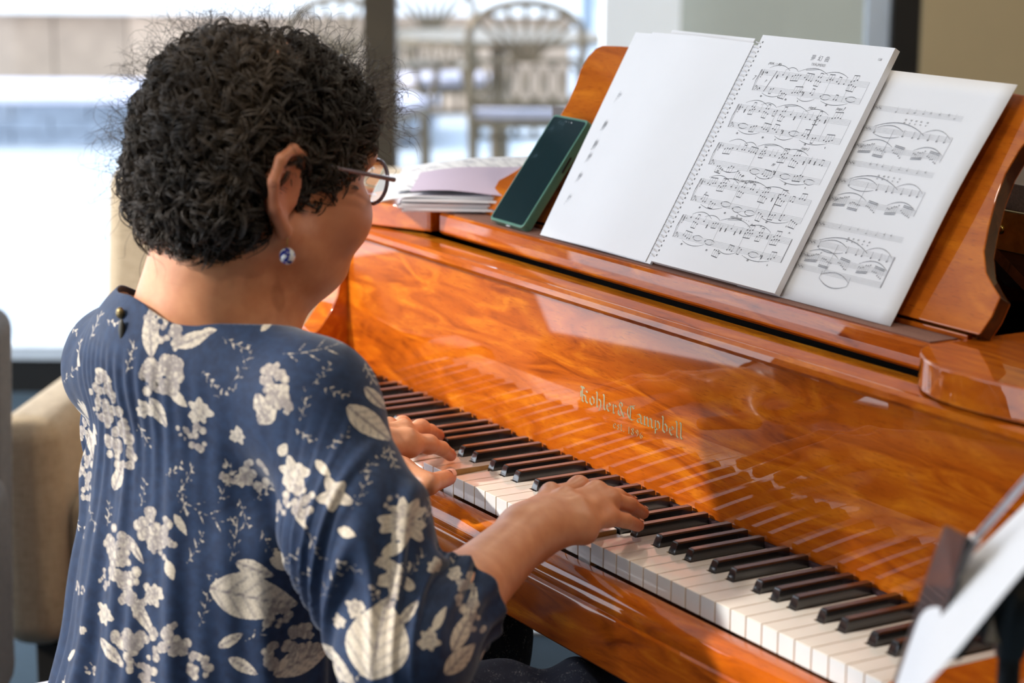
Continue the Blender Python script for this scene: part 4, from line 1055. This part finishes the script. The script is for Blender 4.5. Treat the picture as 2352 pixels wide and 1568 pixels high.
for gy_ in range(740, 1560, 46):
    for gx_ in range(180, 1110, 52):
        px_, py_ = gx_+rs_.uniform(-22,22), gy_+rs_.uniform(-18,18); r = local(px_, py_, 26)
        if not r or motif[r[0]].max() > -.5: continue
        t = rs_.random()
        if t < .40: sprig(px_, py_, rs_.uniform(45,80), rs_.uniform(-90,90), 5)
        elif t < .72: cluster(px_, py_, rs_.uniform(13,22))
        elif t < .88: leaf(px_, py_, rs_.uniform(34,56), rs_.uniform(14,22), rs_.uniform(-80,80))
        else: flower(px_, py_, rs_.uniform(13,20))
# the same print on the parts the photograph does not show
hid = rng.choice(len(V), 260, replace=False)
for i in hid:
    c, n = V[i], N[i]; d = c-_cl
    if n @ d < 0 and (bvh.ray_cast(Vector(_cl), Vector(d/np.linalg.norm(d)), 6)[3] or 9) > np.linalg.norm(d)-.01: continue
    R = rng.uniform(.008,.022); sel = np.where((((V-c)**2).sum(1) < (R*1.3)**2) & (N @ n > .2))[0]; rho = np.linalg.norm(V[sel]-c, axis=1)
    put(sel, (R*(.85+.15*np.sin(900*(V[sel]-c) @ np.array([.6,.5,.6])))-rho)/.0016)
bl = NT('floral_blouse'); cv = bl.coord(); am = bl.n('ShaderNodeAttribute', attribute_name='motif').outputs['Fac']; av = bl.n('ShaderNodeAttribute', attribute_name='vein').outputs['Fac']
fine = bl.noise(cv, 420, 3, .7); mid_n = bl.noise(cv, 120, 3)
mk = bl.math('ADD', am, bl.math('MULTIPLY', bl.math('SUBTRACT', fine, .5), 1.1))
mask = bl.ramp(mk, [(0.0,(0,0,0)),(.30,(1,1,1))])
navy = bl.ramp(mid_n, [(.3,(.006,.017,.052)),(.7,(.012,.032,.085))])
cream = bl.ramp(fine, [(.3,(.42,.36,.285)),(.62,(.66,.58,.47))])
cream = bl.mix(bl.math('MULTIPLY', av, .85), cream, (.07,.06,.10))
weave = bl.noise(bl.coord((1,1,1)), 1800, 2)
bl.P(Base_Color=bl.mix(mask, navy, cream), Roughness=.72, Sheen_Weight=.25, Sheen_Roughness=.4, Specular_IOR_Level=.3, Normal=bl.bump(bl.math('ADD', weave, bl.math('MULTIPLY', mid_n, 1.5)), .25, .001))
bo = mesh_obj('blouse', V, Q, bl.m, person, {'motif': motif, 'vein': vein})
sol = bo.modifiers.new('cloth', 'SOLIDIFY'); sol.thickness = .0016; sol.offset = -1
h_ = place(283,720); bp = h_[0] if h_ else BTN
MB().ball(bp+np.array([0,-.003,K+.001]), (.0055,.0040,.0055), 14, 10).build('button', simple('bronze_button', (.22,.16,.07), .35, .2, 60, metal=.7), person, smooth=True)
h_ = place(282,757)
if h_: MB().ball(h_[0]+np.array([0,-.001,K]), (.0042,.003,.0105), 12, 8).build('keyhole_loop', simple('dark_loop', (.035,.03,.02), .5, .2, 60), person, smooth=True)

# ---- skirt over the lap
def build_skirt():
    B = Field((.28,-.60,-.62), (1.00,.12,-.06), .0045)
    KR, KL = np.array([.80,.020,-.195]), np.array([.455,.015,-.195])
    B.ell((.612,-.385,-.215), (.165,.115,.085), TM, .03)
    B.cone((.70,-.36,-.190), KR, .088, .074, .04); B.cone((.51,-.37,-.190), KL, .088, .074, .04); B.cone((.55,-.15,-.215), (.72,-.15,-.215), .075, .075, .06)
    B.cone(KR, (.80,.0,-.56), .072, .095, .03); B.cone(KL, (.46,.0,-.56), .072, .095, .03); B.cone((.52,.02,-.40),(.74,.02,-.40), .06, .06, .06)
    V, Q = B.mesh(); V = smooth_verts(V, Q, 3); N = vnormals(V, Q)
    V = V+N*(.005*np.sin(38*V[:,0]+9*np.sin(11*V[:,1]))+.003*np.sin(60*V[:,0]-22*V[:,1]))[:,None]
    V[:,2] = np.maximum(V[:,2], np.where(V[:,1] < -.05, -.2545, -9)); V[:,2] = np.where(V[:,1] > -.045, np.minimum(V[:,2], -.1075), V[:,2])
    return V, Q
V, Q = build_skirt()
st = NT('denim_skirt'); cv = st.coord(); n1 = st.noise(cv, 30, 5, .7, 2.0); n2 = st.noise(cv, 600, 2)
sp_ = st.ramp(st.math('MULTIPLY', n1, n2), [(.33,(0,0,0)),(.42,(.55,.55,.55))])
st.P(Base_Color=st.mix(sp_, (.012,.020,.045), (.45,.46,.50)), Roughness=.9, Normal=st.bump(n2, .3, .001))
mesh_obj('skirt', V, Q, st.m, person)
shoe = simple('dark_shoe', (.02,.02,.025), .5, .1, 50)
for x in (.47,.78):
    mb = MB(); mb.ball((x,.06,.045), (.045,.13,.045), 14, 8); mb.build('shoe', shoe, person, smooth=True)
    MB().tube([(x,0,.05),(x,0,.30)], .04, 12).build('shin', sk.m, person, smooth=True)

# ---- hair: a soft dark mass under thousands of curls
def hair_sdf_mesh():
    B = Field(HC-.19, HC+.19, .004)
    B.ell(hd(0,-.020,.030), (.085,.100,.083), HM, .02); B.ell(hd(0,-.062,-.024), (.082,.056,.062), HM, .03); B.ell(hd(.003,-.018,.055), (.070,.080,.053), HM, .03); B.ell(hd(0,.040,.052), (.068,.044,.044), HM, .02)
    sl, X, Y, Z = B.sub(HC-.2, HC+.2, 0)
    q = [(X-HC[0])*m[0]+(Y-HC[1])*m[1]+(Z-HC[2])*m[2] for m in HM]
    fb = np.interp(q[2], [-.12,-.07,-.050,-.032,.02,.05,.09,.13], [-.055,-.028,.000,.046,.066,.084,.112,.14])
    A = B.F[sl]; B.F[sl] = np.maximum(A, (q[1]-fb)*.8)
    for sg in (-1,1): B.cut(hd(sg*.104,-.030,-.016), (.030,.029,.042), HM, .006)
    V, Q = B.mesh(); return smooth_verts(V, Q, 2), Q
V, Q = hair_sdf_mesh(); N = vnormals(V, Q)
hm = NT('curly_hair'); cv = hm.coord(); n1 = hm.noise(cv, 45, 3); n2 = hm.noise(cv, 9, 2)
hc = hm.ramp(n1, [(.3,(.012,.009,.007)),(.7,(.048,.035,.026))]); hc = hm.mix(hm.ramp(n2, [(.46,(0,0,0)),(.72,(.8,.8,.8))]), hc, (.17,.125,.088))  # brown patches put sunlit highlights into the hair colour
hm.P(Base_Color=hc, Roughness=.48, Specular_IOR_Level=.45)
hairbase = mesh_obj('hair', V-N*.006, Q, hm.m, person)
def curls(n, seed, rad, length, flow, thick, pick=None, lift=.0, per=1, jit=.0014):
    rg = np.random.default_rng(seed); w = np.ones(len(V)) if pick is None else pick(V, N); w = w/w.sum()
    n0 = n; ids = np.repeat(rg.choice(len(V), n0, p=w), per); n = n0*per; MP = 15; seg = 3; rp = lambda x: np.repeat(x, per, axis=0)
    P0 = V[ids]-N[ids]*.012+rg.normal(size=(n,3))*jit*(per > 1); nn = N[ids]
    down = -hu*1.0; tang = down-nn*(nn @ down)[:,None]; tang /= np.linalg.norm(tang, axis=1, keepdims=True)+1e-9
    rv = rp(rg.normal(size=(n0,3))); rv -= nn*(rv*nn).sum(1,keepdims=True); rv /= np.linalg.norm(rv,axis=1,keepdims=True)
    dirn = tang*flow+rv*(1-flow)+nn*lift; dirn /= np.linalg.norm(dirn,axis=1,keepdims=True)
    side = np.cross(dirn, nn); L = rp(rg.uniform(*length, n0)); r0 = rp(rg.uniform(*rad, n0)); ph0 = rp(rg.uniform(0,6.28,n0))+rg.normal(size=n)*.25; turns = rp(rg.uniform(.7,1.7,n0)); sg = rp(rg.choice([-1,1],n0))
    T = np.linspace(0,1,MP); pts = np.zeros((n,MP,3))
    for k, t in enumerate(T):
        a = ph0+sg*turns*2*math.pi*t; rr = r0*min(1,t*3)
        out = .010+.008*math.sin(math.pi*min(1,t*1.1))+lift*L*t
        bend = np.where(t > .5, (t-.5)*L*.35, 0)
        pts[:,k] = P0+dirn*(L*t)[:,None]*.8+nn*np.asarray(out)[...,None]+side*(rr*np.cos(a))[:,None]+nn*(rr*np.sin(a))[:,None]-hu*np.asarray(bend)[:,None]*.5
    tg = np.gradient(pts, axis=1); tg /= np.linalg.norm(tg,axis=2,keepdims=True)+1e-9
    a = np.cross(tg, np.array([.31,.53,.79])); a /= np.linalg.norm(a,axis=2,keepdims=True)+1e-9; b = np.cross(tg,a)
    th = thick*np.interp(T,[0,.2,.8,1],[.6,1,.9,.3]); VV = np.zeros((n,MP,seg,3))
    for k in range(seg):
        q = 2*math.pi*k/seg; VV[:,:,k] = pts+th[None,:,None]*(math.cos(q)*a+math.sin(q)*b)
    i0 = (np.arange(n)*MP*seg)[:,None,None]+(np.arange(MP-1)*seg)[None,:,None]; k = np.arange(seg)[None,None,:]; k2 = (k+1) % seg
    QQ = np.stack([i0+k, i0+k2, i0+seg+k2, i0+seg+k], -1).reshape(-1,4)
    return VV.reshape(-1,3), QQ
def facing(V, N): return np.ones(len(V))
o = mesh_obj('hair_curls', *curls(2300, 1, (.0045,.0100), (.028,.056), .6, .00060, per=5), hm.m, person); o['kind'] = 'stuff'
topback = lambda V, N: np.clip(N @ hu+.5-.9*(N @ hf), 0.02, 2)**2
fl = NT('flyaway_hair'); fl.P(Base_Color=fl.ramp(fl.noise(fl.coord(), 30), [(.3,(.03,.022,.016)),(.7,(.10,.075,.055))]), Roughness=.4, Specular_IOR_Level=.6)
o = mesh_obj('flyaway_hairs', *curls(600, 2, (.004,.010), (.035,.070), .25, .00020, topback, .35), fl.m, person); o['kind'] = 'stuff'
front = lambda V, N: np.clip((V-HC) @ hf-.05, 0, 1)*np.clip((V-HC) @ hu-.04, 0, 1)+1e-6
o = mesh_obj('fringe_hairs', *curls(260, 3, (.004,.010), (.03,.06), .1, .00028, front, .55), fl.m, person); o['kind'] = 'stuff'

# ---- glasses and earring
gm = simple('purple_metal_frame', (.30,.25,.29), .22, .15, 60, metal=.7)
lensm = NT('lens'); lensm.P(Base_Color=(.9,.9,.92,1), Roughness=.02, Transmission_Weight=1.0, IOR=1.2, Alpha=.5)
glasses = empty('glasses', (.64,-.2,K+.36)); glasses.parent = person; glasses.location = Vector((.64,-.2,K+.36))-person.location
KZ = np.array([0,0,K])
for sg in (-1,1):
    c = hd(sg*.034,.104,.002)+KZ
    loop = [c+hr*(.027*math.cos(a))+hu*(.021*math.sin(a))-hf*(.004*abs(math.cos(a)))*(1 if sg*math.cos(a) > 0 else .2) for a in np.linspace(0,2*math.pi,25)[:-1]]
    MB().tube(loop, .0020, 8, closed=True).build('rim', gm, glasses, smooth=True)
    MB().add(loop, [tuple(range(24))]).build('lens', lensm.m, glasses, fix=False)
    MB().tube([c+hr*sg*.027-hf*.003+hu*.006, c+hr*sg*.046-hf*.010+hu*.006, hd(sg*.084,.03,.010)+KZ, hd(sg*.084,-.01,.014)+KZ, hd(sg*.082,-.02,.006)+KZ], [.0022,.0024,.0020,.0016,.0012], 8).build('temple', gm, glasses, smooth=True)
MB().tube([hd(-.009,.106,.006)+KZ, hd(0,.110,.010)+KZ, hd(.009,.106,.006)+KZ], .002, 8).build('bridge', gm, glasses, smooth=True)
er = NT('enamel_earring'); er.P(Base_Color=er.ramp(er.noise(er.coord(), 210, 1), [(.47,(.02,.03,.28)),(.52,(.75,.78,.82))]), Roughness=.1, Coat_Weight=1)
ec = hd(.086,-.012,-.076)+KZ
_ear = at_depth(664,581,2.0); ec = np.array([ec[0], ec[1], ec[2]])
MB().ball(ec, (.0075,.0075,.0080), 16, 12).build('earring_bead', er.m, person, smooth=True)
MB().tube([ec+np.array([0,0,.008]), ec+np.array([.001,0,.016]), hd(.085,-.015,-.056)+KZ], .0004, 6).build('earring_hook', M['brass'], person, smooth=True)
# ================================================================== bench, armchairs, music stand
bench = empty('piano_bench', (.58,-.40,0), 'pale padded piano bench under the seated person', 'bench')
bm_ = simple('pale_bench_cushion', (.62,.63,.72), .6, .05, 40, bump=.1)
MB().box(.197,.965,-.57,-.235,K-.305,K-.2555).build('cushion', bm_, bench, bevel=.010, seg=3)
MB().box(.215,.947,-.55,-.255,K-.355,K-.306).build('frame', M['wood_dark'], bench, bevel=.003)
for x in (.24,.92):
    for y in (-.53,-.275): MB().box(x-.022,x+.022,y-.022,y+.022,0,K-.3555).build('leg', M['wood_dark'], bench, bevel=.003)
def fabric(name, c, c2):
    t = NT(name); v = t.coord(); a = t.noise(t.coord((40,40,420)), 1.0, 3, .7); b = t.noise(t.coord((420,420,40)), 1.0, 3, .7)
    w = t.math('MULTIPLY', t.math('ADD', a, b), .5); t.P(Base_Color=t.ramp(w, [(.35,c2),(.65,c)]), Roughness=.9, Sheen_Weight=.2, Normal=t.bump(w, .35, .002)); return t.m
def armchair(name, u, w, rot, mat, label, W=.66, D=.66, zarm=.53, zback=.94, aw=.105):
    o = empty(name, RF(u,w,0), label, 'armchair', 'upholstered armchairs by the window'); q0 = RF(u,w,0); c, s = math.cos(rot), math.sin(rot)
    ax, ay = RH*c+DH*s, -RH*s+DH*c            # ax: chair's width, ay: from front to back
    def part(pn, a0, a1, b0, b1, z0, z1, bev, lean=0, m=mat):
        mb = MB(); ce = q0+ax*(a0+a1)/2+ay*(b0+b1)/2+np.array([0,0,(z0+z1)/2])
        mb.obox(ce, ax*(a1-a0)/2, ay*(b1-b0)/2, np.array([0,0,(z1-z0)/2]))
        if lean: mb.v = [tuple(np.array(p)+ay*lean*(p[2]-z0)) for p in mb.v]
        return mb.build(pn, m, o, bevel=bev, seg=5, angle=60)
    part('back', -W/2+.015, W/2-.015, D/2-.14, D/2, .16, zback, .035, .16)
    part('seat', -W/2+aw, W/2-aw, -D/2+.03, D/2-.13, .16, .40, .04)
    for sg in (-1,1):
        part('arm', min(sg*W/2,sg*(W/2-aw)), max(sg*W/2,sg*(W/2-aw)), -D/2, D/2-.04, .14, zarm, .045)
        for b0 in (-D/2+.05, D/2-.10): part('leg', sg*(W/2-.075)-.025, sg*(W/2-.075)+.025, b0, b0+.05, 0, .139, .004, 0, M['darkframe'])
    return o
u0_, z0_ = at_w(22, 1200, 3.32); u1_, _ = at_w(186, 1200, 3.32); _, za = at_w(100, 958, 3.36); _, zb = at_w(330, 380, 4.05)
armchair('beige_armchair', u0_+.345, 3.32+.33, R_(-6), fabric('beige_linen', (.62,.50,.34), (.36,.27,.17)), 'beige linen armchair between the seated person and the window', .70, .68, za, zb, u1_-u0_)
ug, zg = at_w(38, 732, 3.2)
armchair('grey_armchair', ug-.346, 2.93, R_(0), fabric('grey_tweed', (.20,.22,.25), (.08,.09,.11)), 'grey tweed armchair at the left edge beside the beige one', .66, .62, .50, zg)
# music stand close to the right end of the keys
stand = empty('music_stand', at_depth(2325,1400,1.68*.90)*np.array([1,1,0]), 'black folding music stand in front of the treble end of the keyboard', 'music stand')
bk = simple('black_metal', (.02,.022,.026), .32, .2, 40, coat=.2); sv = simple('silver_metal', (.55,.56,.62), .25, .1, 40, metal=.8)
AD_ = lambda px,py,t: at_depth(px,py,t*.90)
pl = [AD_(2168,1207,1.72), AD_(2217,1232,1.60), AD_(2190,1345,1.60), AD_(2130,1490,1.60), AD_(2085,1600,1.60), AD_(2040,1600,1.72), AD_(2085,1490,1.72), AD_(2120,1345,1.72)]
MB().prism(pl, RC[0]*.003).build('desk_plate', bk, stand)
MB().tube([AD_(2185,1505,1.66), AD_(2235,1440,1.66), AD_(2300,1355,1.66)], .0065, 8).build('desk_lip', bk, stand, smooth=True)
MB().tube([AD_(2420,1030,1.60), AD_(2352,1108,1.61), AD_(2240,1238,1.63)], .0024, 8).build('page_holder', sv, stand, smooth=True)
MB().tube([AD_(2240,1236,1.63), AD_(2222,1262,1.64), AD_(2205,1310,1.65)], [.0042,.0048,.0030], 8).build('holder_clip', sv, stand, smooth=True)
S0 = AD_(2325,1400,1.68); gx, gy = S0[0], S0[1]
MB().tube([(gx,gy,.10),(gx,gy,S0[2]-.03)], .0085, 12).build('shaft', bk, stand, smooth=True)
MB().tube([(gx,gy,S0[2]-.035),(gx,gy,S0[2]-.01),S0+np.array([.004,.0,.015]),S0+RC[0]*.016+np.array([0,0,.035])], [.010,.016,.018,.012], 12).build('clamp', bk, stand, smooth=True)
MB().tube([S0+RC[0]*-.010+np.array([0,0,.006]), S0+RC[0]*-.014+np.array([0,0,-.022])], [.006,.010], 10).build('clamp_knob', sv, stand, smooth=True)
MB().tube([S0+np.array([0,0,.02]), S0+RC[0]*.03+np.array([0,0,.05]), AD_(2300,1355,1.66)+RC[0]*.045], .006, 8).build('desk_bracket', bk, stand, smooth=True)
for a in (0.3, 2.4, 4.5):
    MB().tube([(gx,gy,.32),(gx+.02*math.cos(a),gy+.02*math.sin(a),.30),(gx+.28*math.cos(a),gy+.28*math.sin(a),.008)], .007, 8).build('leg', bk, stand, smooth=True)
A_ = [(2470,1040),(2352,1160),(2240,1266),(2160,1342),(2117,1392),(2094,1460),(2058,1568),(2030,1660)]
B_ = [(2480,1175),(2380,1275),(2280,1395),(2205,1490),(2160,1540),(2125,1575),(2085,1630),(2060,1700)]
mb = MB(); NA = len(A_); NV = 6; VV = []
for i in range(NA):
    a, b = AD_(*A_[i],1.70), AD_(*B_[i],1.50)
    for j in range(NV+1):
        t = j/NV; VV.append(a*(1-t)+b*t+RC[1]*.006*math.sin(math.pi*t))
mb.add(VV, [(i*(NV+1)+j,(i+1)*(NV+1)+j,(i+1)*(NV+1)+j+1,i*(NV+1)+j+1) for i in range(NA-1) for j in range(NV)])
ms = mb.build('music_sheet', M['paper'], None, smooth=True); tag(ms, 'blurred white curved sheet on the black music stand at the right', 'sheet music')
ms.modifiers.new('thick','SOLIDIFY').thickness = .0008; ms.modifiers.new('sub','SUBSURF').render_levels = 2
